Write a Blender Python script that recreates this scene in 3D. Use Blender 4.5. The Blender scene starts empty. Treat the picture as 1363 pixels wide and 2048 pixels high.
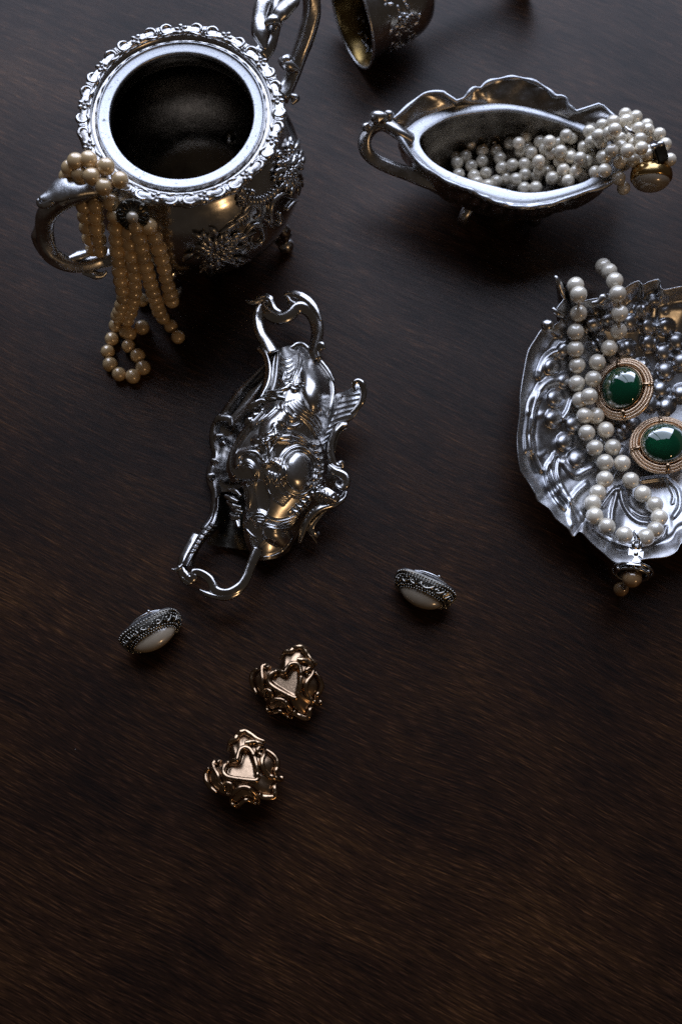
import bpy, bmesh, math, random
import numpy as np
from mathutils import Vector, Matrix
from mathutils.bvhtree import BVHTree

random.seed(7)
rng = np.random.default_rng(7)
S = bpy.context.scene
C = S.collection
PI = math.pi
R = math.radians

# ------------------------------------------------------------------ camera
H, PITCH, LENS = 0.485, 76.0, 35.0          # metres above the table, degrees below horizontal, mm
W_PX, H_PX = 1363.0, 2048.0                 # the photograph's own pixel grid, used to survey positions
F_PX = LENS / 36.0 * H_PX
cam_d = bpy.data.cameras.new('camera')
cam = bpy.data.objects.new('camera', cam_d)
C.objects.link(cam)
cam.location = (0, 0, H)
cam.rotation_euler = (R(90 - PITCH), 0, 0)
cam_d.sensor_fit = 'VERTICAL'
cam_d.sensor_height = 36.0
cam_d.sensor_width = 36.0
cam_d.lens = LENS
cam_d.clip_start = 0.01
cam_d.clip_end = 30
cam_d.dof.use_dof = True
cam_d.dof.focus_distance = 0.470
cam_d.dof.aperture_fstop = 5.6
S.camera = cam

# ------------------------------------------------------------------ world, lamps, exposure
wd = bpy.data.worlds.new('World')
S.world = wd
wd.use_nodes = True
bg = wd.node_tree.nodes['Background']
bg.inputs[0].default_value = (1.0, 0.80, 0.64, 1)
bg.inputs[1].default_value = 0.030
S.view_settings.view_transform = 'Standard'
S.view_settings.look = 'None'
S.view_settings.exposure = 0.0
S.view_settings.gamma = 1.0
S.render.engine = 'CYCLES'
S.cycles.use_denoising = False
S.cycles.use_adaptive_sampling = False
S.cycles.sample_clamp_indirect = 1.0
S.cycles.blur_glossy = 0.5


def lamp(name, kind, loc, target, energy, color, **kw):
    d = bpy.data.lights.new(name, kind)
    d.energy = energy
    d.color = color
    for k, v in kw.items():
        setattr(d, k, v)
    o = bpy.data.objects.new(name, d)
    o.location = loc
    o.rotation_euler = (Vector(target) - Vector(loc)).to_track_quat('-Z', 'Y').to_euler()
    C.objects.link(o)
    return o


# the window of the room: two panes with a post between them, beyond the far edge of the table
WCOL = (0.70, 0.785, 1.0)
lamp('window_pane', 'AREA', (-0.47, 1.02, 1.02), (-0.47, 0.0, 1.02), 10.5, WCOL, shape='RECTANGLE', size=0.42, size_y=1.70)
lamp('window_pane', 'AREA', (0.25, 1.02, 1.02), (0.25, 0.0, 1.02), 22.5, WCOL, shape='RECTANGLE', size=0.90, size_y=1.70)
# one small warm bulb behind the photographer
lamp('room_bulb', 'POINT', (1.00, -1.30, 0.90), (0, 0, 0), 9.5, (1.0, 0.62, 0.30), shadow_soft_size=0.075)

# ------------------------------------------------------------------ surveying helpers
_th = R(PITCH)
FWD = np.array([0, math.cos(_th), -math.sin(_th)])
UP = np.array([0, math.sin(_th), math.cos(_th)])
RT = np.array([1.0, 0, 0])
CAM = np.array([0, 0, H])


def rays(px, py):
    px = np.asarray(px, float)
    py = np.asarray(py, float)
    return FWD + ((px - W_PX / 2) / F_PX)[..., None] * RT + ((H_PX / 2 - py) / F_PX)[..., None] * UP


def PP(px, py, z):
    """the point at height z that the survey pixel looks at"""
    d = rays(px, py)
    t = (np.asarray(z, float) - H) / d[..., 2]
    return CAM + d * t[..., None]


def P(px, py, z):
    return PP(np.array([px]), np.array([py]), np.array([z]))[0]


def cr(pts, n, closed=False):
    """catmull-rom through the points (any dimension), n samples spread by arc length"""
    p = np.asarray(pts, float)
    if closed:
        q = np.vstack([p[-1], p, p[0], p[1]])
        segs = len(p)
    else:
        q = np.vstack([2 * p[0] - p[1], p, 2 * p[-1] - p[-2]])
        segs = len(p) - 1
    t = np.linspace(0, 1, 14, endpoint=False)[:, None]
    out = []
    for i in range(segs):
        a, b, c, d = q[i], q[i + 1], q[i + 2], q[i + 3]
        out.append(0.5 * (2 * b + (c - a) * t + (2 * a - 5 * b + 4 * c - d) * t ** 2 + (3 * b - a - 3 * c + d) * t ** 3))
    out.append(q[segs + 1][None] if not closed else p[0][None])
    o = np.vstack(out)
    L = np.concatenate([[0], np.cumsum(np.linalg.norm(np.diff(o, axis=0), axis=1))])
    s = np.linspace(0, L[-1], n, endpoint=not closed)
    return np.stack([np.interp(s, L, o[:, k]) for k in range(o.shape[1])], axis=1)


def grid_faces(n, m, close_u=False, close_v=False):
    f = []
    for i in range(n if close_u else n - 1):
        i2 = (i + 1) % n
        for j in range(m if close_v else m - 1):
            j2 = (j + 1) % m
            f.append((i * m + j, i * m + j2, i2 * m + j2, i2 * m + j))
    return f


class MB:
    """collects pieces of one mesh"""

    def __init__(s):
        s.v = []
        s.f = []
        s.n = 0

    def add(s, v, f):
        v = np.asarray(v, float)
        s.v.append(v)
        k = s.n
        s.f += [tuple(i + k for i in q) for q in f]
        s.n += len(v)

    def verts(s):
        return np.vstack(s.v)

    def bvh(s):
        return BVHTree.FromPolygons([tuple(p) for p in s.verts()], s.f)

    def build(s, name, mat, parent=None, smooth=True, kind=None, mtx=None):
        v = s.verts()
        if mtx is not None:
            m = np.array(mtx)
            v = v @ m[:3, :3].T + m[:3, 3]
        if parent is not None and not parent.get('_local'):
            v = v - np.array(world_loc(parent))
        me = bpy.data.meshes.new(name)
        me.from_pydata(v.tolist(), [], s.f)
        if smooth:
            me.polygons.foreach_set('use_smooth', [True] * len(me.polygons))
        me.materials.append(mat)
        me.update()
        o = bpy.data.objects.new(name, me)
        C.objects.link(o)
        if parent is not None:
            o.parent = parent
        if kind:
            o['kind'] = kind
        return o


def world_loc(o):
    l = Vector(o.location)
    while o.parent is not None:
        o = o.parent
        l = l + Vector(o.location)
    return l


def thing(name, label, cat, loc=(0, 0, 0), group=None):
    o = bpy.data.objects.new(name, None)
    o.empty_display_size = 0.01
    C.objects.link(o)
    o.location = loc
    o['label'] = label
    o['category'] = cat
    if group:
        o['group'] = group
    return o


def sweep_geo(path, rad, n=10, flat=1.0, up=(0, 0, 1), prof=None, closed=False, cap=True, twist=0.0):
    """tube along a 3-D path; rad scalar or list along it; flat squashes across 'up'"""
    p = np.asarray(path, float)
    m = len(p)
    rad = np.interp(np.linspace(0, 1, m), np.linspace(0, 1, len(np.atleast_1d(rad))), np.atleast_1d(rad)) if np.ndim(rad) else np.full(m, rad)
    if closed:
        tg = np.roll(p, -1, 0) - np.roll(p, 1, 0)
    else:
        tg = np.gradient(p, axis=0)
    tg /= np.linalg.norm(tg, axis=1)[:, None] + 1e-12
    upv = np.asarray(up, float)
    if upv.ndim == 1:
        upv = np.tile(upv, (m, 1))
    side = np.cross(tg, upv)
    ln = np.linalg.norm(side, axis=1)
    bad = ln < 0.15
    if bad.any():
        side[bad] = np.cross(tg[bad], np.array([0.3, 1, 0.1]))
    side /= np.linalg.norm(side, axis=1)[:, None] + 1e-12
    for i in range(1, m):
        if side[i] @ side[i - 1] < 0:
            side[i] = -side[i]
    nn = np.cross(side, tg)
    a = np.linspace(0, 2 * PI, n, endpoint=False)
    k = np.ones(n) if prof is None else prof(a)
    ca, sa = np.cos(a) * k, np.sin(a) * k * flat
    v = p[:, None, :] + rad[:, None, None] * (ca[None, :, None] * side[:, None, :] + sa[None, :, None] * nn[:, None, :])
    v = v.reshape(-1, 3)
    f = grid_faces(m, n, close_u=closed, close_v=True)
    if cap and not closed:
        v = np.vstack([v, p[0], p[-1]])
        f += [(m * n, (j + 1) % n, j) for j in range(n)]
        b = (m - 1) * n
        f += [(m * n + 1, b + j, b + (j + 1) % n) for j in range(n)]
    return v, f


def flute(k=3, d=0.16):
    return lambda a: 1.0 + d * np.cos(k * a)


def ball_geo(c, r, nu=10, nv=7, mtx=None):
    a = np.linspace(0, 2 * PI, nu, endpoint=False)
    b = np.linspace(-PI / 2, PI / 2, nv)
    A, B = np.meshgrid(a, b, indexing='ij')
    v = np.stack([np.cos(A) * np.cos(B), np.sin(A) * np.cos(B), np.sin(B)], -1).reshape(-1, 3) * np.atleast_1d(r)
    if mtx is not None:
        v = v @ np.asarray(mtx).T
    return v + np.asarray(c), grid_faces(nu, nv, close_u=True)


def frame_from(n, t):
    n = np.asarray(n, float)
    n /= np.linalg.norm(n)
    t = np.asarray(t, float)
    t = t - n * (t @ n)
    t /= np.linalg.norm(t) + 1e-12
    return np.stack([t, np.cross(n, t), n], axis=1)


def lathe_geo(prof, n=96, rfun=None):
    """prof: list of (r, z); about the z axis"""
    a = np.linspace(0, 2 * PI, n, endpoint=False)
    pr = np.asarray(prof, float)
    v = np.stack([pr[None, :, 0] * np.cos(a)[:, None], pr[None, :, 0] * np.sin(a)[:, None], np.tile(pr[:, 1], (n, 1))], -1)
    if rfun is not None:
        v = rfun(v, a, pr)
    return v.reshape(-1, 3), grid_faces(n, len(pr), close_u=True)


def seg_dist(q, line):
    """distance from points q (N,2) to a polyline"""
    d = np.full(len(q), 1e9)
    for a, b in zip(line[:-1], line[1:]):
        ab = b - a
        t = np.clip(((q - a) @ ab) / (ab @ ab + 1e-12), 0, 1)
        d = np.minimum(d, np.linalg.norm(q - a - t[:, None] * ab, axis=1))
    return d


def relief(uv, strokes):
    """repousse relief: strokes = (polyline, half width px, height m)"""
    h = np.zeros(len(uv))
    for st in strokes:
        line, w, ht = st[0], st[1], st[2]
        ln = cr(line, max(6, 4 * len(line))) if len(line) > 2 else np.asarray(line, float)
        lo, hi = ln.min(0) - w, ln.max(0) + w
        idx = np.where((uv > lo).all(1) & (uv < hi).all(1))[0]
        if len(idx) == 0:
            continue
        d = seg_dist(uv[idx], ln) / w
        k = np.clip(1 - d * d, 0, 1)
        h[idx] += ht * (k ** 1.15 if ht > 0 else k)
    return h


def bumps(uv, pts, r, ht):
    h = np.zeros(len(uv))
    for p in pts:
        rr = p[2] if len(p) > 2 else r
        d = np.linalg.norm(uv - np.array(p[:2]), axis=1) / rr
        k = np.sqrt(np.clip(1 - d * d, 0, 1))
        h = np.maximum(h, k * ht * rr / r)
    return h


def ray_hit(bvh, px, py):
    d = rays(np.array([px]), np.array([py]))[0]
    d = d / np.linalg.norm(d)
    loc, nor, i, dist = bvh.ray_cast(Vector(CAM), Vector(d))
    if loc is None:
        return None, None, d
    n = np.array(nor)
    if n @ d > 0:
        n = -n
    return np.array(loc), n, d


# ------------------------------------------------------------------ materials
def new_mat(name):
    m = bpy.data.materials.new(name)
    m.use_nodes = True
    nt = m.node_tree
    return m, nt, nt.nodes['Principled BSDF']


def nd(nt, t, **kw):
    n = nt.nodes.new(t)
    for k, v in kw.items():
        setattr(n, k, v)
    return n


def noise(nt, scale, detail=4, rough=0.55, vec=None):
    n = nd(nt, 'ShaderNodeTexNoise')
    n.inputs['Scale'].default_value = scale
    n.inputs['Detail'].default_value = detail
    n.inputs['Roughness'].default_value = rough
    if vec is not None:
        nt.links.new(vec, n.inputs['Vector'])
    return n


def ramp(nt, src, stops):
    r = nd(nt, 'ShaderNodeValToRGB')
    e = r.color_ramp.elements
    while len(e) < len(stops):
        e.new(0.5)
    for x, (pos, col) in zip(e, stops):
        x.position = pos
        x.color = (*col, 1) if len(col) == 3 else (col[0],) * 3 + (1,)
    nt.links.new(src, r.inputs[0])
    return r


def metal(name, c1, c2, r1, r2, bump=0.0, scale=90, bscale=900, lo=0.35, hi=0.62):
    m, nt, b = new_mat(name)
    tc = nd(nt, 'ShaderNodeTexCoord')
    n1 = noise(nt, scale, 6, 0.65, tc.outputs['Object'])
    rc = ramp(nt, n1.outputs['Fac'], [(lo, c2), (hi, c1)])
    nt.links.new(rc.outputs[0], b.inputs['Base Color'])
    b.inputs['Metallic'].default_value = 1.0
    n2 = noise(nt, scale * 3.1, 5, 0.7, tc.outputs['Object'])
    rr = ramp(nt, n2.outputs['Fac'], [(0.3, (r1,)), (0.7, (r2,))])
    nt.links.new(rr.outputs[0], b.inputs['Roughness'])
    if bump:
        n3 = noise(nt, bscale, 4, 0.6, tc.outputs['Object'])
        bp = nd(nt, 'ShaderNodeBump')
        bp.inputs['Strength'].default_value = bump
        bp.inputs['Distance'].default_value = 0.0006
        nt.links.new(n3.outputs['Fac'], bp.inputs['Height'])
        nt.links.new(bp.outputs[0], b.inputs['Normal'])
    return m


SILVER = metal('polished_silver', (0.58, 0.57, 0.56), (0.44, 0.425, 0.41), 0.15, 0.25, 0.03, 60)
SILVER_SATIN = metal('satin_silver', (0.66, 0.67, 0.69), (0.46, 0.45, 0.44), 0.24, 0.38, 0.12)
SILVER_CAST = metal('cast_silver', (0.60, 0.60, 0.61), (0.36, 0.34, 0.32), 0.20, 0.34, 0.12, 120, 700)
SILVER_WORN = metal('worn_silver_plate', (0.44, 0.45, 0.47), (0.09, 0.09, 0.09), 0.36, 0.48, 0.04, 480, 1600, 0.31, 0.41)
SILVER_TRAY = metal('satin_tray_silver', (0.52, 0.53, 0.55), (0.34, 0.33, 0.33), 0.28, 0.40, 0.05, 70, 700)
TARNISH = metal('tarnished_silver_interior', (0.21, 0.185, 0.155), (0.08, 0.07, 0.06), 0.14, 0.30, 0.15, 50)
SILVER_SOFT = metal('soft_silver', (0.62, 0.61, 0.60), (0.46, 0.44, 0.42), 0.21, 0.29, 0.03, 60)
ANTIQUE = metal('antique_silver', (0.40, 0.38, 0.34), (0.22, 0.21, 0.19), 0.14, 0.24, 0.03)
GOLD_BODY = metal('antique_gold', (0.44, 0.305, 0.195), (0.27, 0.18, 0.115), 0.20, 0.32, 0.06)
GOLD_YELLOW = metal('yellow_gold', (0.62, 0.43, 0.19), (0.46, 0.30, 0.12), 0.14, 0.24, 0.03)
OXID_AND_SHADE = metal('oxidised_silver_and_shade', (0.16, 0.15, 0.13), (0.07, 0.065, 0.055), 0.2, 0.34, 0.1)  # dark aged metal; also paints the shade in the tipped dish's hollow
GOLD = metal('polished_gold', (0.50, 0.35, 0.22), (0.32, 0.215, 0.135), 0.12, 0.24, 0.05)
GOLD_SATIN = metal('satin_gold', (0.88, 0.67, 0.48), (0.72, 0.53, 0.37), 0.22, 0.36, 0.06)
GILT = metal('gilt_interior', (0.24, 0.16, 0.055), (0.08, 0.055, 0.025), 0.18, 0.32, 0.1)


def pearl_mat(name, col, edge, rough=0.15):
    m, nt, b = new_mat(name)
    oi = nd(nt, 'ShaderNodeObjectInfo')
    hsv = nd(nt, 'ShaderNodeHueSaturation')
    tc0 = nd(nt, 'ShaderNodeTexCoord')
    n0 = noise(nt, 160, 3, 0.6, tc0.outputs['Object'])
    mx = nd(nt, 'ShaderNodeMix', data_type='RGBA')
    nt.links.new(n0.outputs['Fac'], mx.inputs['Factor'])
    mx.inputs[6].default_value = (*col, 1)
    mx.inputs[7].default_value = (*edge, 1)
    mr = nd(nt, 'ShaderNodeMapRange')
    mr.inputs['To Min'].default_value = 0.74
    mr.inputs['To Max'].default_value = 1.12
    nt.links.new(oi.outputs['Random'], mr.inputs['Value'])
    nt.links.new(mr.outputs[0], hsv.inputs['Value'])
    nt.links.new(mx.outputs[2], hsv.inputs['Color'])
    nt.links.new(hsv.outputs[0], b.inputs['Base Color'])
    b.inputs['Roughness'].default_value = 0.34
    b.inputs['Metallic'].default_value = 0.12
    b.inputs['Specular IOR Level'].default_value = 0.6
    b.inputs['Coat Weight'].default_value = 1.0
    b.inputs['Coat Roughness'].default_value = rough
    b.inputs['Coat IOR'].default_value = 1.9
    tc = nd(nt, 'ShaderNodeTexCoord')
    n3 = noise(nt, 420, 3, 0.6, tc.outputs['Object'])
    bp = nd(nt, 'ShaderNodeBump')
    bp.inputs['Strength'].default_value = 0.12
    bp.inputs['Distance'].default_value = 0.0004
    nt.links.new(n3.outputs['Fac'], bp.inputs['Height'])
    nt.links.new(bp.outputs[0], b.inputs['Normal'])
    return m


PEARL_WHITE = pearl_mat('white_pearl', (0.90, 0.83, 0.69), (0.78, 0.70, 0.56))
PEARL_CREAM = pearl_mat('cream_pearl', (0.84, 0.62, 0.35), (0.66, 0.45, 0.21))
PEARL_MABE = pearl_mat('mabe_pearl', (0.44, 0.38, 0.29), (0.32, 0.25, 0.17), 0.14)
PEARL_AMBER = pearl_mat('amber_pearl', (0.42, 0.26, 0.12), (0.25, 0.14, 0.06), 0.14)

GEM, nt, b = new_mat('green_glass')
b.inputs['Base Color'].default_value = (0.002, 0.052, 0.022, 1)
b.inputs['Roughness'].default_value = 0.03
b.inputs['IOR'].default_value = 1.55
b.inputs['Transmission Weight'].default_value = 0.28
b.inputs['Coat Weight'].default_value = 0.0
b.inputs['Coat Roughness'].default_value = 0.02

THREAD, nt, b = new_mat('silk_thread')
b.inputs['Base Color'].default_value = (0.45, 0.40, 0.32, 1)
b.inputs['Roughness'].default_value = 0.8

WOOD, nt, b = new_mat('dark_walnut_veneer')
tc = nd(nt, 'ShaderNodeTexCoord')
mp = nd(nt, 'ShaderNodeMapping')
mp.inputs['Rotation'].default_value = (0, 0, R(27))
nt.links.new(tc.outputs['Object'], mp.inputs['Vector'])
wob = noise(nt, 5.0, 2, 0.5, mp.outputs[0])
wv = nd(nt, 'ShaderNodeVectorMath', operation='MULTIPLY_ADD')
wv.inputs[1].default_value = (0.0, 0.030, 0.0)
nt.links.new(wob.outputs['Color'], wv.inputs[0])
nt.links.new(mp.outputs[0], wv.inputs[2])


def grain(sx, sy, detail, rough):
    mm = nd(nt, 'ShaderNodeMapping')
    mm.inputs['Scale'].default_value = (sx, sy, 1)
    nt.links.new(wv.outputs[0], mm.inputs['Vector'])
    return noise(nt, 1.0, detail, rough, mm.outputs[0])


g_big = grain(7, 42, 4, 0.55)
g_mid = grain(16, 260, 5, 0.62)
g_fine = grain(36, 860, 5, 0.74)
g_patch = noise(nt, 13, 3, 0.5, wv.outputs[0])


def mixv(a, b_, f):
    m = nd(nt, 'ShaderNodeMix', data_type='FLOAT')
    m.inputs[0].default_value = f
    nt.links.new(a, m.inputs[2])
    nt.links.new(b_, m.inputs[3])
    return m.outputs[0]


g1 = mixv(g_big.outputs['Fac'], g_mid.outputs['Fac'], 0.45)
g2 = mixv(g1, g_fine.outputs['Fac'], 0.60)
g3 = mixv(g2, g_patch.outputs['Fac'], 0.25)
rc = ramp(nt, g3, [(0.40, (0.0058, 0.0024, 0.0014)), (0.47, (0.0170, 0.0070, 0.0036)), (0.53, (0.0290, 0.0124, 0.0056)), (0.63, (0.068, 0.030, 0.0110))])
g_pore = grain(110, 1500, 2, 0.5)
pr = ramp(nt, g_pore.outputs['Fac'], [(0.34, (0.42,)), (0.44, (0.95,)), (0.57, (1.05,)), (0.66, (2.3,))])
mul = nd(nt, 'ShaderNodeMix', data_type='RGBA', blend_type='MULTIPLY')
mul.inputs['Factor'].default_value = 1.0
nt.links.new(rc.outputs[0], mul.inputs[6])
nt.links.new(pr.outputs[0], mul.inputs[7])
vo = nd(nt, 'ShaderNodeTexVoronoi')
vo.inputs['Scale'].default_value = 48
nt.links.new(tc.outputs['Object'], vo.inputs['Vector'])
dot = nd(nt, 'ShaderNodeMath', operation='LESS_THAN')
dot.inputs[1].default_value = 0.0125
nt.links.new(vo.outputs['Distance'], dot.inputs[0])
sep = nd(nt, 'ShaderNodeSeparateColor')
nt.links.new(vo.outputs['Color'], sep.inputs[0])
few = nd(nt, 'ShaderNodeMath', operation='GREATER_THAN')
few.inputs[1].default_value = 0.80
nt.links.new(sep.outputs[0], few.inputs[0])
both = nd(nt, 'ShaderNodeMath', operation='MULTIPLY')
nt.links.new(dot.outputs[0], both.inputs[0])
nt.links.new(few.outputs[0], both.inputs[1])
dust = nd(nt, 'ShaderNodeMix', data_type='RGBA')
nt.links.new(both.outputs[0], dust.inputs['Factor'])
nt.links.new(mul.outputs[2], dust.inputs[6])
dust.inputs[7].default_value = (0.16, 0.15, 0.14, 1)
nt.links.new(dust.outputs[2], b.inputs['Base Color'])
rr = ramp(nt, g3, [(0.40, (0.46,)), (0.60, (0.36,))])
nt.links.new(rr.outputs[0], b.inputs['Roughness'])
b.inputs['Specular IOR Level'].default_value = 0.20
bp = nd(nt, 'ShaderNodeBump')
bp.inputs['Strength'].default_value = 0.22
bp.inputs['Distance'].default_value = 0.0004
nt.links.new(g2, bp.inputs['Height'])
nt.links.new(bp.outputs[0], b.inputs['Normal'])

# ------------------------------------------------------------------ the table
bm = bmesh.new()
bmesh.ops.create_cube(bm, size=1.0, matrix=Matrix.Translation((0, 0.1, -0.0125)) @ Matrix.Diagonal((1.5, 1.3, 0.025, 1)))
bmesh.ops.bevel(bm, geom=bm.edges[:], offset=0.004, segments=2, affect='EDGES')
me = bpy.data.meshes.new('tabletop')
bm.to_mesh(me)
bm.free()
me.materials.append(WOOD)
tb = bpy.data.objects.new('tabletop', me)
C.objects.link(tb)
tb['kind'] = 'structure'

# ------------------------------------------------------------------ pearls
_v, _f = ball_geo((0, 0, 0), 1.0, 22, 15)


def pearl_mesh(name, r, mat):
    me = bpy.data.meshes.new(name)
    me.from_pydata((_v * r).tolist(), [], _f)
    me.polygons.foreach_set('use_smooth', [True] * len(me.polygons))
    me.materials.append(mat)
    return me


def put_pearl(mesh, c, parent, sc=1.0):
    o = bpy.data.objects.new('pearl', mesh)
    o.location = Vector(c) - world_loc(parent)
    o.rotation_euler = (random.random() * 6, random.random() * 6, random.random() * 6)
    o.scale = (sc,) * 3
    o.parent = parent
    C.objects.link(o)
    return o


def thread_part(centers, parent, r=0.0005):
    if len(centers) < 2:
        return
    mb = MB()
    mb.add(*sweep_geo(np.array(centers), r, 5))
    mb.build('thread', THREAD, parent)


def strand(path, mesh, r, parent, threads=True, step=1.0):
    """pearls strung along (px, py, z) points"""
    p = np.array([P(*q) for q in path])
    L = np.linalg.norm(np.diff(cr(p, 200), axis=0), axis=1).sum()
    n = max(2, int(round(L / (2 * r * step))) + 1)
    cs = cr(p, n)
    for c in cs:
        c[2] = max(c[2], r)
        put_pearl(mesh, c, parent, 1 + random.uniform(-0.05, 0.05))
    if threads:
        thread_part(cs, parent)
    return cs


# ------------------------------------------------------------------ sugar bowl
Zr = 0.095
bc = P(362, 226, Zr)
BX, BY = bc[0], bc[1]
bowl = thing('sugar_bowl', 'big two-handled silver bowl with wide open round mouth and flowered rim',
             'bowl', (BX, BY, 0))
# body: outer wall from the rim's underside down to the foot
outer = [(0.0445, 0.0935), (0.043, 0.0905), (0.0395, 0.0885), (0.0385, 0.086), (0.0395, 0.083), (0.043, 0.079), (0.0475, 0.072),
         (0.0512, 0.063), (0.0528, 0.054), (0.052, 0.045), (0.0485, 0.034), (0.043, 0.0245), (0.037, 0.0175), (0.0335, 0.0145),
         (0.0345, 0.012), (0.036, 0.0105), (0.033, 0.0095), (0.0, 0.0095)]
prof = cr(outer[:-3], 70)
prof = np.vstack([prof, outer[-3:]])
mb_body = MB()
gv, gf = lathe_geo(prof, 128)
mb_body.add(gv + np.array([BX, BY, 0]), gf)
mb_body.build('body', SILVER, bowl)
BOWL_BVH = mb_body.bvh()

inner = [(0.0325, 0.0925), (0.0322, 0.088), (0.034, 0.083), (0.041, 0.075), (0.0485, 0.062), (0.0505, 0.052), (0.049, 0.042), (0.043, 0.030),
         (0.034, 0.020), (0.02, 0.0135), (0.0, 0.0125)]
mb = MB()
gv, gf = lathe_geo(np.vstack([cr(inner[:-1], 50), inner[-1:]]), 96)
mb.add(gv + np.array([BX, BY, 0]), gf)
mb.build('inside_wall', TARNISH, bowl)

# worn flat collar where the lid would sit
mb = MB()
gv, gf = lathe_geo(cr([(0.0324, 0.0915), (0.0323, 0.0930), (0.0326, 0.0937), (0.0333, 0.0939), (0.0350, 0.0941), (0.0366, 0.0944), (0.0371, 0.0949), (0.0375, 0.0949), (0.0377, 0.0944)], 26), 160)
mb.add(gv + np.array([BX, BY, 0]), gf)
mb.build('lid_collar', SILVER_WORN, bowl)
# polished cove between collar and border
mb = MB()
gv, gf = lathe_geo(cr([(0.0376, 0.0944), (0.0384, 0.0934), (0.0396, 0.0932), (0.0405, 0.0938), (0.0411, 0.0945), (0.0415, 0.0946)], 20), 160)
mb.add(gv + np.array([BX, BY, 0]), gf)
mb.build('cove', SILVER, bowl)

# cast border: a flat scalloped band carrying flowers between scrolls
NFL = 13


def border_r(v, a, pr):
    k = 1 + 0.011 * np.cos(a * NFL)[:, None] + 0.006 * np.cos(a * NFL * 3 + 1)[:, None]
    w = np.clip((pr[None, :, 0] - 0.0415) / 0.004, 0, 1)
    s = 1 + (k - 1) * w
    v[..., 0] *= s
    v[..., 1] *= s
    return v


mb = MB()
gv, gf = lathe_geo(cr([(0.0414, 0.0944), (0.0418, 0.0951), (0.0426, 0.0957), (0.0450, 0.0955), (0.0461, 0.0949), (0.0465, 0.0937), (0.0458, 0.0930), (0.0440, 0.0930)], 24), 260, border_r)
mb.add(gv + np.array([BX, BY, 0]), gf)
border = mb.build('rim_border', SILVER_CAST, bowl)


def flower_geo(r, petals=5):
    m = MB()
    for k in range(petals):
        a = 2 * PI * k / petals
        m.add(*ball_geo((r * 0.62 * math.cos(a), r * 0.62 * math.sin(a), r * 0.20), (r * 0.42, r * 0.36, r * 0.26), 9, 6,
                        np.array([[math.cos(a), -math.sin(a), 0], [math.sin(a), math.cos(a), 0], [0, 0, 1]])))
    m.add(*ball_geo((0, 0, r * 0.28), (r * 0.24, r * 0.24, r * 0.22), 9, 6))
    return m


fl = flower_geo(0.0031)
fme = None
sc_mb = MB()
for k in range(NFL):
    a = 2 * PI * (k + 0.32) / NFL
    if fme is None:
        fo = fl.build('flower', SILVER_CAST, border, mtx=None)
        fme = fo.data
        # flower mesh is local: undo the parent offset that build() applied
        co = np.empty(len(fme.vertices) * 3)
        fme.vertices.foreach_get('co', co)
        co = co.reshape(-1, 3) + np.array(world_loc(border))
        fme.vertices.foreach_set('co', co.ravel())
        fme.update()
    else:
        fo = bpy.data.objects.new('flower', fme)
        C.objects.link(fo)
        fo.parent = border
    rr = 0.0438 + random.uniform(-0.0003, 0.0003)
    fo.location = (rr * math.cos(a), rr * math.sin(a), 0.0949)
    fo.rotation_euler = (0, 0, random.random() * 6)
    # scrolls on both sides of the flower: C-curls, leaf strokes, beads
    w = 2 * PI / NFL

    def ring(da, dr, dz=0.0):
        r_ = 0.0438 + dr * 1.25
        return (BX + r_ * math.cos(a + da * w), BY + r_ * math.sin(a + da * w), 0.0952 + dz)

    for s in (1, -1):
        q = [ring(s * 0.20, 0.0012), ring(s * 0.30, 0.0020, 0.0003), ring(s * 0.40, 0.0014, 0.0004), ring(s * 0.43, 0.0000, 0.0003), ring(s * 0.38, -0.0012), ring(s * 0.31, -0.0010), ring(s * 0.31, 0.0000)]
        sc_mb.add(*sweep_geo(cr(q, 26), [0.0005, 0.0010, 0.0009, 0.0007, 0.0005], 7))
        q = [ring(s * 0.18, -0.0012), ring(s * 0.27, -0.0017, 0.0003), ring(s * 0.36, -0.0021, 0.0002), ring(s * 0.46, -0.0016)]
        sc_mb.add(*sweep_geo(cr(q, 14), [0.0004, 0.0009, 0.0008, 0.0003], 6))
        q = [ring(s * 0.44, 0.0018), ring(s * 0.50, 0.0012, 0.0003), ring(s * 0.52, -0.0002, 0.0004), ring(s * 0.50, -0.0014)]
        sc_mb.add(*sweep_geo(cr(q, 12), [0.0003, 0.0007, 0.0006, 0.0003], 6))
        p_ = ring(s * 0.22, 0.0002)
        sc_mb.add(*ball_geo(p_, 0.0006, 7, 5))
sc_mb.build('scrollwork', SILVER_CAST, border, kind='stuff')


# handles: heavy scrolls with a leaf thumb-piece, from the shoulder out and back to the belly
def scroll_handle(pts, radii, leaf, seed, lup=(0, 0, 1)):
    path = cr([tuple(P(*q)) for q in pts], 90)
    mb = MB()
    mb.add(*sweep_geo(path, radii, 20, 0.9, (0, 0, 1), flute(5, 0.07)))
    h = mb.build('handle', SILVER_CAST, bowl)
    for (a, rad, flat) in leaf:
        lm = MB()
        lm.add(*sweep_geo(cr([tuple(P(*q)) for q in a], 30), rad, 12, flat, lup, flute(6, 0.10)))
        lm.build('leaf', SILVER_SATIN if seed == 1 else SILVER_CAST, h)
    return h


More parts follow.
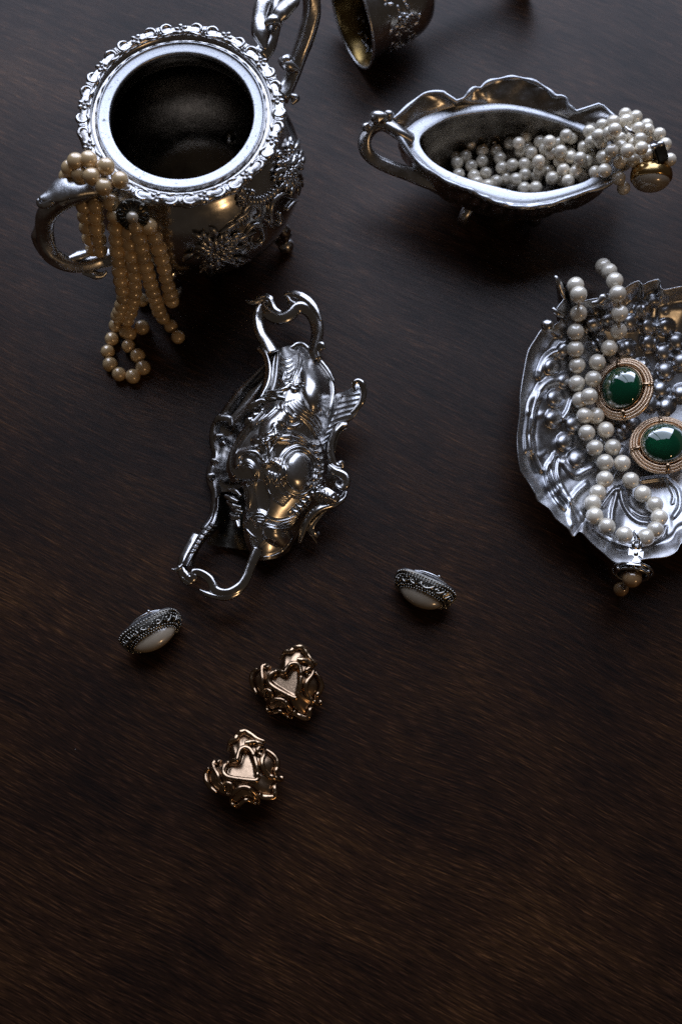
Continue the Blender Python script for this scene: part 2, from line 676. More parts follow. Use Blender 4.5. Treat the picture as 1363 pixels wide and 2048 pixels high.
scroll_handle([(232, 372, .088), (200, 378, .0895), (160, 388, .0895), (118, 403, .087), (92, 432, .079), (90, 470, .069), (103, 508, .060), (135, 528, .053), (172, 530, .048), (205, 520, .046), (232, 512, .046)],
              [.0042, .0040, .0042, .0048, .0046, .0042, .0042, .0040, .0036, .0036, .0046],
              [([(228, 378, .0905), (185, 366, .0935), (140, 372, .0945), (105, 390, .0935), (78, 397, .0935)], [.003, .0068, .0076, .0058, .0008], 0.34),
               ([(118, 388, .094), (100, 402, .0925), (84, 408, .091), (76, 398, .0925)], [.0008, .0026, .0028, .0008], 0.7),
               ([(150, 385, .0945), (120, 402, .090), (100, 420, .086)], [.001, .0035, .001], 0.6),
               ([(78, 440, .076), (72, 475, .066), (84, 510, .058)], [.0006, .0024, .0008], 0.8),
               ([(130, 520, .055), (170, 508, .053), (196, 496, .052), (212, 503, .05)], [.0008, .0028, .002, .0006], 0.7),
               ([(165, 545, .046), (200, 551, .044), (214, 543, .045)], [.001, .0025, .0008], 0.8)], 1, (-.05, .20, 1))
scroll_handle([(520, 112, .088), (535, 92, .089), (543, 62, .090), (548, 25, .091), (560, -15, .090), (590, -42, .085), (618, -25, .078), (624, 20, .070), (614, 65, .063), (600, 105, .057), (588, 140, .053), (574, 172, .050), (560, 195, .049)],
              [.0042, .0036, .0038, .0052, .005, .0044, .0042, .0044, .0046, .0045, .0040, .0040, .0046],
              [([(530, 100, .092), (522, 70, .094), (520, 40, .095), (528, 5, .096), (545, -20, .096)], [.001, .004, .0035, .004, .001], 0.6),
               ([(548, 60, .094), (560, 30, .096), (582, 5, .097), (600, -20, .096)], [.0008, .0038, .0034, .001], 0.6),
               ([(528, 48, .096), (548, 40, .097), (562, 52, .094)], [.001, .0028, .001], 0.8),
               ([(560, 118, .057), (575, 128, .059), (598, 142, .056)], [.0014, .0036, .0012], 0.8),
               ([(586, 122, .0585), (572, 118, .061), (563, 124, .061)], [.001, .0026, .001], 0.8),
               ([(580, 190, .049), (590, 196, .047), (583, 208, .046)], [.001, .0022, .001], 0.8)], 2)

# four ball feet under scroll brackets
for a in (R(-20), R(70), R(160), R(250)):
    mb = MB()
    fx, fy = BX + 0.041 * math.cos(a), BY + 0.041 * math.sin(a)
    mb.add(*sweep_geo(cr([(BX + .036 * math.cos(a), BY + .036 * math.sin(a), .026), (BX + .045 * math.cos(a), BY + .045 * math.sin(a), .019), (BX + .044 * math.cos(a), BY + .044 * math.sin(a), .010), (fx, fy, .006)], 20), [.003, .004, .003, .0026], 10))
    mb.add(*ball_geo((BX + .045 * math.cos(a), BY + .045 * math.sin(a), .0045), 0.0045, 14, 10))
    mb.build('foot', SILVER, bowl)


def drape(bvh, pts, lift, n=None):
    """a traced line laid on a surface"""
    q = cr(pts, n or max(6, 4 * len(pts)))
    out, nor = [], []
    for x, y in q:
        l, nn, d = ray_hit(bvh, x, y)
        if l is None:
            continue
        out.append(l + nn * lift)
        nor.append(nn)
    return np.array(out), np.array(nor)


def drape_tube(mb, bvh, pts, rad, lift=0.0005, n=None, flat=0.8, sides=7, prof=None):
    p, nn = drape(bvh, pts, lift, n)
    if len(p) >= 3:
        mb.add(*sweep_geo(p, rad, sides, flat, nn, prof))


# belly relief: two bunches of pointed leaves and flowers joined by ribbed scrolls
def leaf_bunch(cx, cy, rad, nleaf, spread, seed, sx=1.0, sy=1.0):
    r = random.Random(seed)
    mb = MB()
    for k in range(int(nleaf * 1.5)):
        a = spread[0] + (spread[1] - spread[0]) * (k + 0.5) / (nleaf * 1.5) * 3.0 + r.uniform(-.3, .3)
        q0 = rad * r.uniform(0.0, 0.62)
        ox, oy = cx + sx * q0 * math.cos(a), cy - sy * q0 * math.sin(a)
        ln = rad * r.uniform(0.26, 0.44)
        b = a + r.uniform(-.7, .7)
        c = b + r.uniform(-.6, .6)
        pts = [(ox, oy), (ox + sx * .5 * ln * math.cos(b), oy - sy * .5 * ln * math.sin(b)), (ox + sx * ln * .5 * (math.cos(b) + math.cos(c)), oy - sy * ln * .5 * (math.sin(b) + math.sin(c)))]
        drape_tube(mb, BOWL_BVH, pts, [.0005, .0017, .0016, .0003], 0.0010 + .0008 * r.random(), 10, 0.6)
    for k in range(int(nleaf * 0.9)):
        a = r.uniform(0, 2 * PI)
        q = rad * 0.55 * math.sqrt(r.random())
        l, n_, d = ray_hit(BOWL_BVH, cx + sx * q * math.cos(a), cy - sy * q * math.sin(a))
        if l is not None:
            if k % 3 == 0:
                F = frame_from(n_, (1, .3, 0))
                fg = flower_geo(0.0029)
                mb.add(fg.verts() @ F.T + l + n_ * 0.0008, fg.f)
            else:
                mb.add(*ball_geo(l + n_ * 0.0008, (0.0016, 0.001, 0.0013), 8, 6, frame_from(n_, (math.cos(a), math.sin(a), 0))))
    return mb


leaf_bunch(430, 500, 78, 34, (0, 2 * PI), 3, 1.0, 0.72).build('leaf_spray', SILVER_CAST, bowl, kind='stuff')
leaf_bunch(578, 335, 66, 32, (0, 2 * PI), 5, 0.62, 1.0).build('leaf_spray', SILVER_CAST, bowl, kind='stuff')
leaf_bunch(487, 392, 26, 12, (0, 2 * PI), 6, 0.9, 0.8).build('leaf_spray', SILVER_CAST, bowl, kind='stuff')
mb = MB()
for pts, rd in (([(488, 470), (505, 450), (522, 452), (526, 475), (512, 487), (500, 480), (505, 468)], .0016),
                ([(545, 450), (540, 420), (548, 398), (566, 388), (582, 395)], .0018), ([(533, 440), (550, 452), (560, 440), (556, 425)], .0016),
                ([(490, 435), (488, 420), (500, 408), (516, 412), (518, 428), (506, 436)], .0015),
                ([(440, 465), (462, 450), (480, 440)], .0014), ([(470, 440), (492, 425), (500, 410)], .0013),
                ([(570, 420), (590, 400), (600, 410), (590, 430)], .0014), ([(468, 482), (490, 470), (510, 462)], .0014)):
    drape_tube(mb, BOWL_BVH, pts, [rd * .5, rd, rd, rd * .5], 0.0007)
for k in range(9):
    t = k / 8
    x, y = 452 + 42 * t, 462 - 30 * t
    drape_tube(mb, BOWL_BVH, [(x - 4, y - 7), (x, y), (x + 3, y + 8)], [.0004, .0011, .0004], 0.0007, 8)
for k in range(11):
    t = k / 10
    x, y = 500 + 66 * t, 402 - 38 * t + 14 * math.sin(t * PI)
    drape_tube(mb, BOWL_BVH, [(x - 3, y - 9), (x, y), (x + 5, y + 8)], [.0005, .0015, .0005], 0.0008, 8)
mb.build('scroll_relief', SILVER_CAST, bowl, kind='stuff')

# ------------------------------------------------------------------ cream necklace over the bowl's handle
nk = thing('pearl_necklace', 'cream golden pearl necklace of several rows hanging over the handle of the big bowl', 'necklace', (P(230, 560, 0)[0], P(230, 560, 0)[1], 0))
rp = 0.0037
pm_c = pearl_mesh('cream_pearl', rp, PEARL_CREAM)
for x, y, z in [(152, 323, .102), (178, 319, .103), (140, 337, .0985), (135, 354, .093), (160, 348, .0985), (184, 353, .102), (213, 333, .103), (240, 360, .1005), (208, 374, .100), (223, 405, .092), (197, 338, .0965)]:
    put_pearl(pm_c, P(x, y, z), nk, 1.03)
strand([(168, 412, .084), (172, 440, .074), (178, 470, .064), (186, 498, .054)], pm_c, rp, nk)
strand([(192, 412, .086), (192, 440, .076), (196, 470, .066), (200, 500, .055)], pm_c, rp, nk)
strand([(230, 432, .088), (232, 460, .080), (234, 495, .069), (238, 530, .057), (242, 565, .044), (247, 598, .030), (240, 622, .018), (234, 640, .006), (226, 672, .0037), (216, 700, .0037), (220, 728, .0037), (238, 748, .0037), (264, 753, .0037), (286, 738, .0037), (276, 712, .0037), (256, 690, .0037), (258, 668, .0037), (284, 655, .0037)], pm_c, rp, nk)
strand([(254, 438, .087), (258, 470, .078), (262, 505, .067), (268, 540, .055), (270, 575, .041), (266, 605, .026), (258, 632, .010), (250, 655, .0037), (252, 664, .0037)], pm_c, rp, nk)
strand([(272, 452, .087), (280, 480, .078), (287, 512, .066), (296, 548, .052), (305, 580, .038), (313, 606, .024), (322, 630, .010), (334, 644, .0037), (346, 658, .0037), (356, 674, .0037)], pm_c, rp, nk)
strand([(298, 452, .086), (311, 476, .078), (320, 504, .068), (327, 530, .058), (332, 556, .047), (339, 582, .035), (344, 602, .024)], pm_c, rp, nk)
strand([(284, 600, .0037), (300, 612, .0037), (316, 604, .0037)], pm_c, rp, nk)
# clasp: a filigree flower with a pearl in its centre
cl_p = P(266, 430, .0925)
cn = (np.array(CAM) - cl_p)
cn = cn / np.linalg.norm(cn) + np.array([-.1, -.55, -.1])
F = frame_from(cn, (1, 0, 0))
mb = MB()
for k in range(9):
    a = 2 * PI * k / 9
    ca, sa = math.cos(a), math.sin(a)
    q = [(0.0026 * ca, 0.0026 * sa, 0.0006), (0.0058 * math.cos(a - .2), 0.0058 * math.sin(a - .2), 0.0012), (0.0075 * ca, 0.0075 * sa, 0), (0.0058 * math.cos(a + .2), 0.0058 * math.sin(a + .2), 0.0012), (0.0026 * ca, 0.0026 * sa, 0.0006)]
    v, f = sweep_geo(cr(q, 22), 0.00035, 6)
    mb.add(v @ F.T + cl_p, f)
    v, f = ball_geo((0.0066 * ca, 0.0066 * sa, 0.0006), 0.0008, 8, 6)
    mb.add(v @ F.T + cl_p, f)
v, f = lathe_geo([(0.0, -0.0005), (0.0074, -0.0002), (0.0072, 0.0004), (0.0034, 0.0008), (0.0, 0.0008)], 24)
mb.add(v @ F.T + cl_p, f)
clasp = mb.build('clasp', OXID_AND_SHADE, nk)
mb = MB()
mb.add(*ball_geo(cl_p + F[:, 2] * 0.0026, 0.0027, 16, 12))
mb.build('clasp_pearl', PEARL_MABE, clasp)

# ------------------------------------------------------------------ silver dish lying on its side, underside up
def Z(x0, y0, s):
    return lambda pts: [(x0 + p[0] / s, y0 + p[1] / s) + tuple(p[2:]) for p in pts]


z1 = Z(430, 580, 4.397)
z2 = Z(400, 780, 4.009)
z3 = Z(330, 960, 3.495)


def loft(A, B, zf, nt, nw, strokes=(), bumpl=(), extra=None):
    """surface between two traced edges; zf(t, w) gives its height; relief added on top"""
    a, b_ = cr(A, nt), cr(B, nt)
    w = np.linspace(0, 1, nw)
    uv = a[:, None, :] * (1 - w[None, :, None]) + b_[:, None, :] * w[None, :, None]
    t = np.linspace(0, 1, nt)
    T, Wd = np.meshgrid(t, w, indexing='ij')
    z = zf(T, Wd)
    q = uv.reshape(-1, 2)
    h = relief(q, strokes)
    for (pts, r, ht) in bumpl:
        h = h + bumps(q, pts, r, ht)
    if extra is not None:
        h = h + extra(q, T.ravel(), Wd.ravel())
    fade = np.minimum(1, np.minimum(Wd, 1 - Wd).ravel() * 14)
    z = z.ravel() + h * fade
    return PP(q[:, 0], q[:, 1], z), grid_faces(nt, nw), uv


c0 = P(570, 900, 0)
dish = thing('silver_dish', 'silver rococo dish with two looped handles, tipped on its side at centre', 'dish', (c0[0], c0[1], 0))

LEFT = [(548, 699), (541, 715), (538, 740), (535, 770), (527, 795), (517, 812), (506, 828), (494, 843), (482, 862), (468, 886), (458, 906), (453, 926), (453, 944), (462, 958), (478, 962), (486, 980), (490, 1010), (486, 1040), (488, 1070), (494, 1092), (503, 1108), (516, 1119)]
RIGHT = [(594, 688), (614, 702), (634, 722), (652, 742), (664, 760), (672, 785), (670, 815), (660, 845), (654, 870), (660, 905), (668, 935), (672, 960), (660, 984), (640, 1008), (617, 1034), (601, 1054), (590, 1076), (578, 1098), (562, 1112)]


_zl = cr([(0, .0200), (.1, .0272), (.2, .0330), (.33, .0368), (.5, .0355), (.65, .0305), (.8, .0238), (.92, .0170), (1, .0120)], 200)
_wl = cr([(0, .78), (.1, .92), (.3, 1.0), (.55, .94), (.8, .76), (1, .48)], 200)


def body_z(t, w):
    return np.interp(t, _zl[:, 0], _zl[:, 1]) * np.interp(w, _wl[:, 0], _wl[:, 1])


mm = 0.001
BODY_STROKES = []


def S_(pts, w, h):
    BODY_STROKES.append((pts, w, h * mm))


# egg-shaped lobe at the top right and the ribs that frame it
S_([(590, 690), (598, 706), (599, 724), (594, 742), (586, 760), (585, 776)], 5.6, 2.2)
S_([(600, 692), (606, 708), (606, 726), (600, 744), (592, 764)], 4.0, 1.4)
S_([(618, 704), (640, 726), (656, 748), (666, 775), (664, 802), (656, 830)], 5.4, 2.0)
S_([(634, 712), (656, 738), (668, 760)], 3.6, 1.4)
# left border: three reeds
S_([(550, 708), (546, 728), (544, 752), (538, 776), (528, 794)], 4.6, 2.0)
S_([(556, 706), (553, 730), (551, 756), (544, 782), (534, 798)], 3.6, 1.6)
# feathered leaf
for k in range(6):
    y = 712 + 11 * k
    S_([(560 - k * .6, y), (570, y + 7), (582, y + 3), (588 - k, y - 3)], 2.6, .8)
S_([(561, 735), (568, 748), (564, 760), (572, 772), (566, 784)], 3.0, .9)
# ribbed C-scroll under the lobe
for k in range(4):
    S_([(574 + 6 * k, 808 - 2 * k), (589 + 6 * k, 823 - 3 * k), (606 + 6 * k, 836 - 4 * k), (622 + 5 * k, 852 - 5 * k), (633 + 4 * k, 873 - 5 * k)], 4.2, 2.0)
S_([(567, 810), (572, 824), (584, 836), (593, 834)], 6.0, 2.6)
S_([(560, 840), (572, 850), (588, 853), (600, 846)], 4.4, 1.6)
# left border of the middle
S_(z2([(500, 170), (440, 235), (365, 320), (300, 410), (255, 500), (240, 580), (245, 650), (272, 695)]), 5.2, 2.2)
S_(z2([(520, 190), (455, 270), (380, 350), (320, 440), (285, 520)]), 3.6, 1.2)
# leaf flange over the cartouche
S_(z2([(455, 380), (520, 362), (575, 330), (598, 285)]), 5.0, 1.8)
S_(z2([(600, 290), (608, 370), (585, 450), (552, 530), (535, 585)]), 5.6, 2.2)
S_(z2([(465, 385), (520, 420), (545, 470), (540, 530)]), 4.4, 1.6)
for k in range(3):
    S_(z2([(615, 345 + 34 * k), (700, 340 + 32 * k), (790, 362 + 26 * k), (862, 415 + 16 * k)]), 4.4 - .5 * k, 1.8)
S_(z2([(292, 600), (296, 550), (330, 505), (390, 490), (450, 500), (490, 545), (518, 592)]), 9.0, 2.4)
# inner volute
zq = Z(330, 570, 3.151)
for k in range(3):
    S_(zq([(478 + 10 * k, 1128 + 17 * k), (520 + 4 * k, 1112 + 17 * k), (558 - 2 * k, 1142 + 13 * k), (574 - 9 * k, 1195 + 4 * k), (560 - 14 * k, 1246)]), 3.8, 1.8)
for k in range(4):
    S_(zq([(482 + 15 * k, 1262), (490 + 15 * k, 1310), (487 + 15 * k, 1370), (476 + 15 * k, 1432)]), 3.8, 1.6)
S_(zq([(392, 1190), (412, 1226), (446, 1222), (470, 1234), (478, 1262)]), 4.6, 1.8)
# cartouche
th = np.linspace(0, 2 * PI, 30)
for (rx, ry, w, h) in ((150, 192, 5.4, 2.6), (126, 166, 3.6, 1.6)):
    S_(z2([(788 + rx * math.cos(a), 652 + ry * math.sin(a)) for a in th]), w, h)
for k in range(4):
    S_(z2([(552 + 25 * k, 665 + 10 * k), (530 + 25 * k, 730), (542 + 24 * k, 800), (592 + 21 * k, 868 - 9 * k), (665 + 15 * k, 914 - 17 * k)]), 3.4, 1.7)
S_(z2([(608, 580), (650, 630), (652, 690), (625, 735)]), 9.0, 2.4)
S_(z2([(640, 570), (684, 625), (688, 690), (664, 742)]), 4.2, 1.5)
S_(z2([(450, 410), (520, 405), (585, 375), (650, 380), (720, 385)]), 12, 2.8)
S_(z2([(540, 420), (565, 500), (540, 580)]), 10, 2.4)
S_([(505, 850), (530, 832), (548, 815)], 9, 2.0)
# shell band and lower lobe
for k in range(4):
    S_(z3([(612 + 12 * k, 250 + 24 * k), (690 + 4 * k, 258 + 22 * k), (780, 290 + 18 * k), (870, 272 + 18 * k), (926, 238 + 6 * k)]), 4.4, 2.0)
S_(z3([(606, 252), (640, 232), (690, 240), (706, 275), (680, 300), (645, 290)]), 5.6, 2.4)
S_(z3([(560, 330), (600, 380), (650, 415)]), 4.0, 1.6)
S_(z3([(600, 400), (622, 480), (665, 440), (705, 405)]), 4.6, 1.8)
S_(z3([(640, 535), (740, 535), (830, 488), (895, 395)]), 4.0, 1.4)
S_(z3([(880, 230), (935, 185), (995, 125), (1030, 75)]), 5.0, 2.2)
S_(z3([(912, 246), (968, 200), (1018, 148)]), 3.6, 1.4)
S_(z3([(530, 30), (566, 120), (562, 215)]), 4.0, 1.8)
S_(z3([(566, 20), (596, 110), (588, 205)]), 3.6, 1.5)
for k in range(7):
    t = k / 6
    S_(z2([(900 + 40 * math.sin(t * 3), 440 + 330 * t - 8), (930 + 42 * math.sin(t * 3), 440 + 330 * t + 8), (962 + 30 * math.sin(t * 3), 425 + 330 * t)]), 5.0, 2.0)
boss = [(z2([(790, 660)])[0] + (30,)), ]


def body_extra(q, T, Wd):
    c = np.array(z2([(792, 655)])[0])
    d = (q - c) / np.array([29.0, 40.0])
    h = 4.6 * mm * np.clip(1 - (d ** 2).sum(1), 0, 1) ** .36
    for (cx_, cy_, ux, uy, ra, rb_, hh) in ((630, 768, .16, .987, 66, 31, 6.5), (548, 852, -.62, .785, 40, 24, 3.0), (524, 985, .1, .99, 46, 15, -2.0), (556, 1072, .9, .43, 34, 22, 4.5)):
        u = np.array([ux, uy])
        r = q - np.array([cx_, cy_])
        d2 = ((r @ u) / ra) ** 2 + ((r @ np.array([-u[1], u[0]])) / rb_) ** 2
        h = h + hh * mm * np.clip(1 - d2, 0, 1) ** .62
    return h


WIRES = [st for st in BODY_STROKES if st[1] < 6.2 and st[2] > 0]
BODY_STROKES = [(st[0], st[1] * 1.5, st[2] * .25) if (st[1] < 6.2 and st[2] > 0) else st for st in BODY_STROKES]
gv, gf, guv = loft(LEFT, RIGHT, body_z, 460, 250, BODY_STROKES, (), body_extra)
mb = MB()
mb.add(gv, gf)
# the wall's thickness and hidden inner side
inn = gv.copy().reshape(460, 250, 3)
low = inn.copy()
low[..., 2] = np.maximum(low[..., 2] * 0.8 - 0.0015, 0.002)
mb.add(low.reshape(-1, 3)[:, :], [tuple(reversed(q)) for q in gf])
mb.build('body', SILVER_SOFT, dish)
DISH_BVH = mb.bvh()
wm = MB()
for st in WIRES:
    p_, n_ = drape(DISH_BVH, st[0], 0.0, max(14, 6 * len(st[0])))
    if len(p_) < 6:
        continue
    # keep the line on one level: drop samples that fell over an edge
    ok = [0]
    for i in range(1, len(p_)):
        if np.linalg.norm(p_[i] - p_[ok[-1]]) < .006:
            ok.append(i)
    p_, n_ = p_[ok], n_[ok]
    if len(p_) < 6:
        continue
    for _ in range(6):
        p_[1:-1] = (p_[:-2] + 2 * p_[1:-1] + p_[2:]) / 4
    r_ = st[1] * .000150
    wm.add(*sweep_geo(p_ + (0, 0, .0001), [r_ * .35, r_ * .9, r_, r_, r_ * .9, r_ * .35], 9, .95))
wm.build('chased_scrolls', SILVER, dish, kind='stuff')


def part_tube(name, pts, rad, n=16, flat=0.85, k=3, d=0.14, mat=None, parent=None, samples=70):
    m = MB()
    m.add(*sweep_geo(cr([tuple(P(*q)) for q in pts], samples), rad, n, flat, (0, 0, 1), flute(k, d)))
    return m.build(name, mat or SILVER, parent or dish)


def zz(f, pts, z):
    q = f(pts)
    zs = np.interp(np.linspace(0, 1, len(q)), np.linspace(0, 1, len(z)), z) if np.ndim(z) else [z] * len(q)
    return [(a[0], a[1], float(s)) for a, s in zip(q, zs)]


# upper handle
uh = part_tube('handle', zz(z1, [(500, 560), (452, 480), (405, 410), (380, 340), (372, 260), (382, 190), (412, 135)], [.022, .021, .020, .020]), [.0032, .0031, .0029, .0028, .0028, .0030, .0023])
part_tube('handle_bow', zz(z1, [(405, 140), (440, 170), (480, 215), (540, 245), (610, 240), (665, 205), (705, 160), (760, 150), (820, 175), (870, 225), (900, 300), (905, 390), (885, 480), (862, 560), (880, 620)], [.020, .021, .021, .020, .019, .018]), [.0023, .0028, .0031, .0032, .0032, .0032, .0034, .0033, .0030, .0027, .0024], parent=uh)
for pts, rad, fl in (([(268, 82), (300, 108), (345, 108), (385, 88), (430, 70), (475, 78), (498, 120), (525, 170), (575, 195)], [.0003, .0012, .0014, .0019, .0022, .0020, .0016, .0014, .0008], .8),
                     ([(605, 48), (650, 36), (720, 45), (790, 78), (855, 135), (900, 200), (930, 270)], [.0008, .0019, .0024, .0024, .0020, .0014, .0006], .7),
                     ([(700, 130), (660, 105), (640, 70), (612, 50)], [.0018, .0016, .0012, .0008], .8),
                     ([(420, 110), (450, 98), (470, 115), (455, 140)], [.0008, .0011, .001, .0006], .9)):
    part_tube('handle_leaf', zz(z1, pts, .0225), rad, 14, fl, 5, .12, parent=uh)
part_tube('handle_knob', zz(z1, [(880, 560), (905, 520), (935, 490), (965, 515)], [.018, .021]), [.0012, .0018, .0022, .0006], parent=uh)
part_tube('handle_knob', zz(z1, [(945, 610), (915, 590), (905, 540)], [.017, .019]), [.0008, .0016, .0008], parent=uh)
part_tube('rim_scroll', [(540, 704, .016), (553, 702, .0175), (570, 702, .0180), (584, 695, .018), (594, 689, .017), (606, 690, .0155), (618, 700, .0155), (636, 718, .0165), (654, 740, .0175), (668, 764, .018)], [.0008, .0011, .0011, .0012, .0013, .0013, .0012, .0012, .0011, .0006])
# border scroll at the rim, upper left
part_tube('rim_scroll', zz(z1, [(385, 515), (410, 530), (445, 580), (468, 660), (472, 750), (455, 840), (420, 910), (398, 945)], [.021, .025, .028, .030]), [.0016, .0015, .0014, .0016, .0018, .0018, .0014, .0008])
part_tube('rim_scroll', zz(z2, [(385, 128), (410, 132), (450, 112), (490, 88), (540, 95)], [.028, .031]), [.0014, .0022, .0020, .0014, .0008])
part_tube('rim_scroll', zz(z2, [(370, 160), (420, 165), (470, 145), (505, 110)], [.026, .029]), [.0004, .0008, .001, .0006])
for pts in ([(540, 150), (500, 170), (470, 200), (440, 215)], [(470, 190), (430, 210), (400, 245)], [(420, 225), (385, 245), (358, 268)], [(450, 240), (410, 255), (365, 275)]):
    part_tube('leaf', zz(z2, pts, [.0325, .031]), [.0006, .0018, .0016, .0005], 10, .6, 5, .15)
# gathered band and flower sprig
for k, pts in enumerate(([(420, 940), (480, 935), (550, 945), (620, 960)], [(410, 915), (470, 905), (540, 915), (600, 905)], [(430, 890), (490, 920), (560, 900), (620, 870), (660, 850)], [(400, 960), (470, 962), (540, 965)])):
    q, nn = drape(DISH_BVH, z1(pts), .0008, 26)
    m = MB()
    m.add(*sweep_geo(q, [.0006, .0013, .0013, .0005], 8, .8, nn))
    m.build('sprig', SILVER, dish)
for pts, r_ in (([(560, 900), (620, 865), (660, 835), (700, 845)], .0011), ([(690, 850), (740, 835), (790, 820)], .0009), ([(650, 845), (690, 880), (740, 890)], .0012), ([(730, 830), (770, 845), (785, 850)], .0008), ([(655, 830), (675, 822), (690, 835)], .0011)):
    q, nn = drape(DISH_BVH, z1(pts), .0006, 16)
    m = MB()
    m.add(*sweep_geo(q, [r_ * .4, r_, r_, r_ * .2], 8, .8, nn))
    m.build('sprig', SILVER, dish)


# scalloped foot leaves on the right-hand side
def leaf_plate(name, A, B, za, zb, camber, ribs, nt=60, nw=26, mat=None, parent=None, rib_h=0.0007):
    strokes = [(r, 2.2, rib_h) for r in ribs]

    def zf(t, w):
        return np.interp(t, np.linspace(0, 1, len(za)), za) * (1 - w) + np.interp(t, np.linspace(0, 1, len(zb)), zb) * w + camber * np.sin(PI * w)
    v, f, uv = loft(A, B, zf, nt, nw, strokes)
    m = MB()
    top = v.reshape(nt, nw, 3)
    bot = top.copy()
    bot[..., 2] -= 0.0016
    ring = np.concatenate([top, bot[:, ::-1]], axis=1)
    m.add(ring.reshape(-1, 3), grid_faces(nt, 2 * nw, close_v=True))
    return m.build(name, mat or SILVER, parent or dish)


zk = Z(330, 570, 3.151)
foot = leaf_plate('foot_leaf', zk([(1188, 612), (1225, 610), (1250, 655), (1245, 722), (1195, 825), (1100, 895), (1050, 960), (1025, 1045)]), zk([(1184, 632), (1160, 655), (1120, 672), (1075, 690), (1045, 760), (1010, 840), (975, 930), (975, 1040)]),
                  [.025, .027, .027, .025, .021, .019, .018], [.024, .022, .020, .019, .019, .019, .019], .0016, [zk([(1235 - 16 * k, 680 + 34 * k), (1175 - 18 * k, 690 + 36 * k), (1105 - 16 * k, 700 + 40 * k)]) for k in range(9)] + [zk([(1110, 700), (1075, 790), (1030, 890), (1000, 1000)])], 70, 40, SILVER_SATIN, rib_h=.00035)
part_tube('foot_edge', zz(z1, [(1225, 870), (1212, 850), (1222, 815), (1255, 800), (1292, 825), (1308, 890), (1294, 975), (1245, 1040), (1190, 1095), (1160, 1140), (1100, 1210)], [.027, .030, .030, .028, .024, .020]), [.0007, .0012, .0016, .0016, .0015, .0014, .0013, .0012, .0010], parent=foot)
part_tube('foot_scroll', zz(z2, [(1180, 275), (1130, 285), (1085, 335), (1060, 410), (1052, 480), (1060, 550), (1085, 598), (1120, 612), (1142, 596), (1130, 578), (1110, 588)], [.023, .023, .022, .021, .022, .024]), [.0010, .0016, .0019, .0018, .0017, .0018, .0018, .0015, .0012, .0006], 16)
part_tube('foot_scroll', zz(z2, [(1170, 310), (1135, 325), (1100, 375), (1082, 440), (1075, 500)], [.022, .021, .020]), [.0005, .0010, .0010, .0006])
part_tube('foot_scroll', zz(z2, [(1030, 605), (1080, 650), (1130, 672), (1168, 705), (1172, 755), (1140, 785), (1108, 775), (1098, 748), (1120, 735)], [.022, .023, .023, .022, .020]), [.0010, .0017, .0020, .0022, .0022, .0020, .0016, .0012, .0006], 16)
part_tube('foot_scroll', zz(z3, [(1262, 80), (1240, 130), (1180, 165), (1100, 190), (1030, 235), (985, 300), (960, 370), (940, 440)], [.018, .019, .021, .020, .016, .010]), [.0010, .0020, .0024, .0022, .0020, .0018, .0015, .0008], 16)
part_tube('foot_scroll', zz(z3, [(1130, 205), (1070, 260), (1030, 320), (1030, 360), (1060, 385), (1072, 365)], [.018, .017, .014, .011]), [.0008, .0014, .0016, .0016, .0014, .0006])
part_tube('foot_scroll', zz(z3, [(1060, 440), (1030, 390), (1008, 340), (1020, 270), (1060, 215)], [.005, .010, .013, .016]), [.0006, .0012, .0015, .0013, .0007])
for k in range(6):
    x, y = 965 + 25 * k, 790 + 13 * k
    part_tube('foot_feather', zz(z2, [(x - 8, y + 46), (x + 4, y + 22), (x + 10, y - 2), (x + 20, y - 6)], [.020, .0225]), [.0008, .0016, .0017, .0008], 9, .8, samples=16)
for k in range(6):
    t = k / 5
    x, y = 915 + 140 * t, 225 - 165 * t
    part_tube('foot_feather', zz(z3, [(x - 22, y - 12), (x + 2, y + 4), (x + 20, y + 24)], [.0235, .022]), [.0006, .0015, .0006], 9, .8, samples=14)
leaf_plate('foot_leaf', z3([(1090, 60), (1130, 50), (1190, 90), (1220, 130), (1190, 160)]), z3([(1010, 110), (1040, 130), (1080, 165), (1130, 180), (1180, 168)]), [.024, .025, .022], [.024, .022, .019], .002, [z3([(1090 + 22 * k, 60 + 16 * k), (1075 + 18 * k, 120 + 14 * k)]) for k in range(5)], rib_h=.001)

# rim edge that touches the table on the left, the inside wall (lower part coloured as shade), and the lower handle
rim_pts = [(547, 712, .020), (520, 742, .016), (490, 775, .0125), (455, 822, .009), (433, 850, .007), (430, 885, .006), (434, 915, .006), (427, 938, .006), (424, 958, .006), (432, 985, .006), (431, 1015, .006), (424, 1040, .0065), (410, 1062, .008), (396, 1080, .010), (384, 1096, .012), (374, 1112, .014), (366, 1125, .015)]
wall = MB()
lp = cr(LEFT, 120)
rim3 = cr(rim_pts, 120)
wv = []
for i in range(80):
    a = P(rim3[i, 0], rim3[i, 1], rim3[i, 2])
    tt = i / 119
    zb = float(body_z(np.array(tt), np.array(0.0))) * 0.7
    b_ = P(lp[i, 0] + 6, lp[i, 1], max(zb, .004))
    for k in range(16):
        w = k / 15
        q = a * (1 - w) + b_ * w
        q[2] = max(0.0012, q[2] - 0.004 * math.sin(PI * w))
        wv.append(q)
wall.add(wv, grid_faces(80, 16))
wall.build('inside_wall', SILVER, dish)
part_tube('rim_edge', rim_pts[:13], [.0008, .0012, .0018, .0026, .0026, .0020, .0026, .0020, .0030, .0024, .0022, .0022, .0024], 14, .9, 4, .16, SILVER_CAST, samples=120)
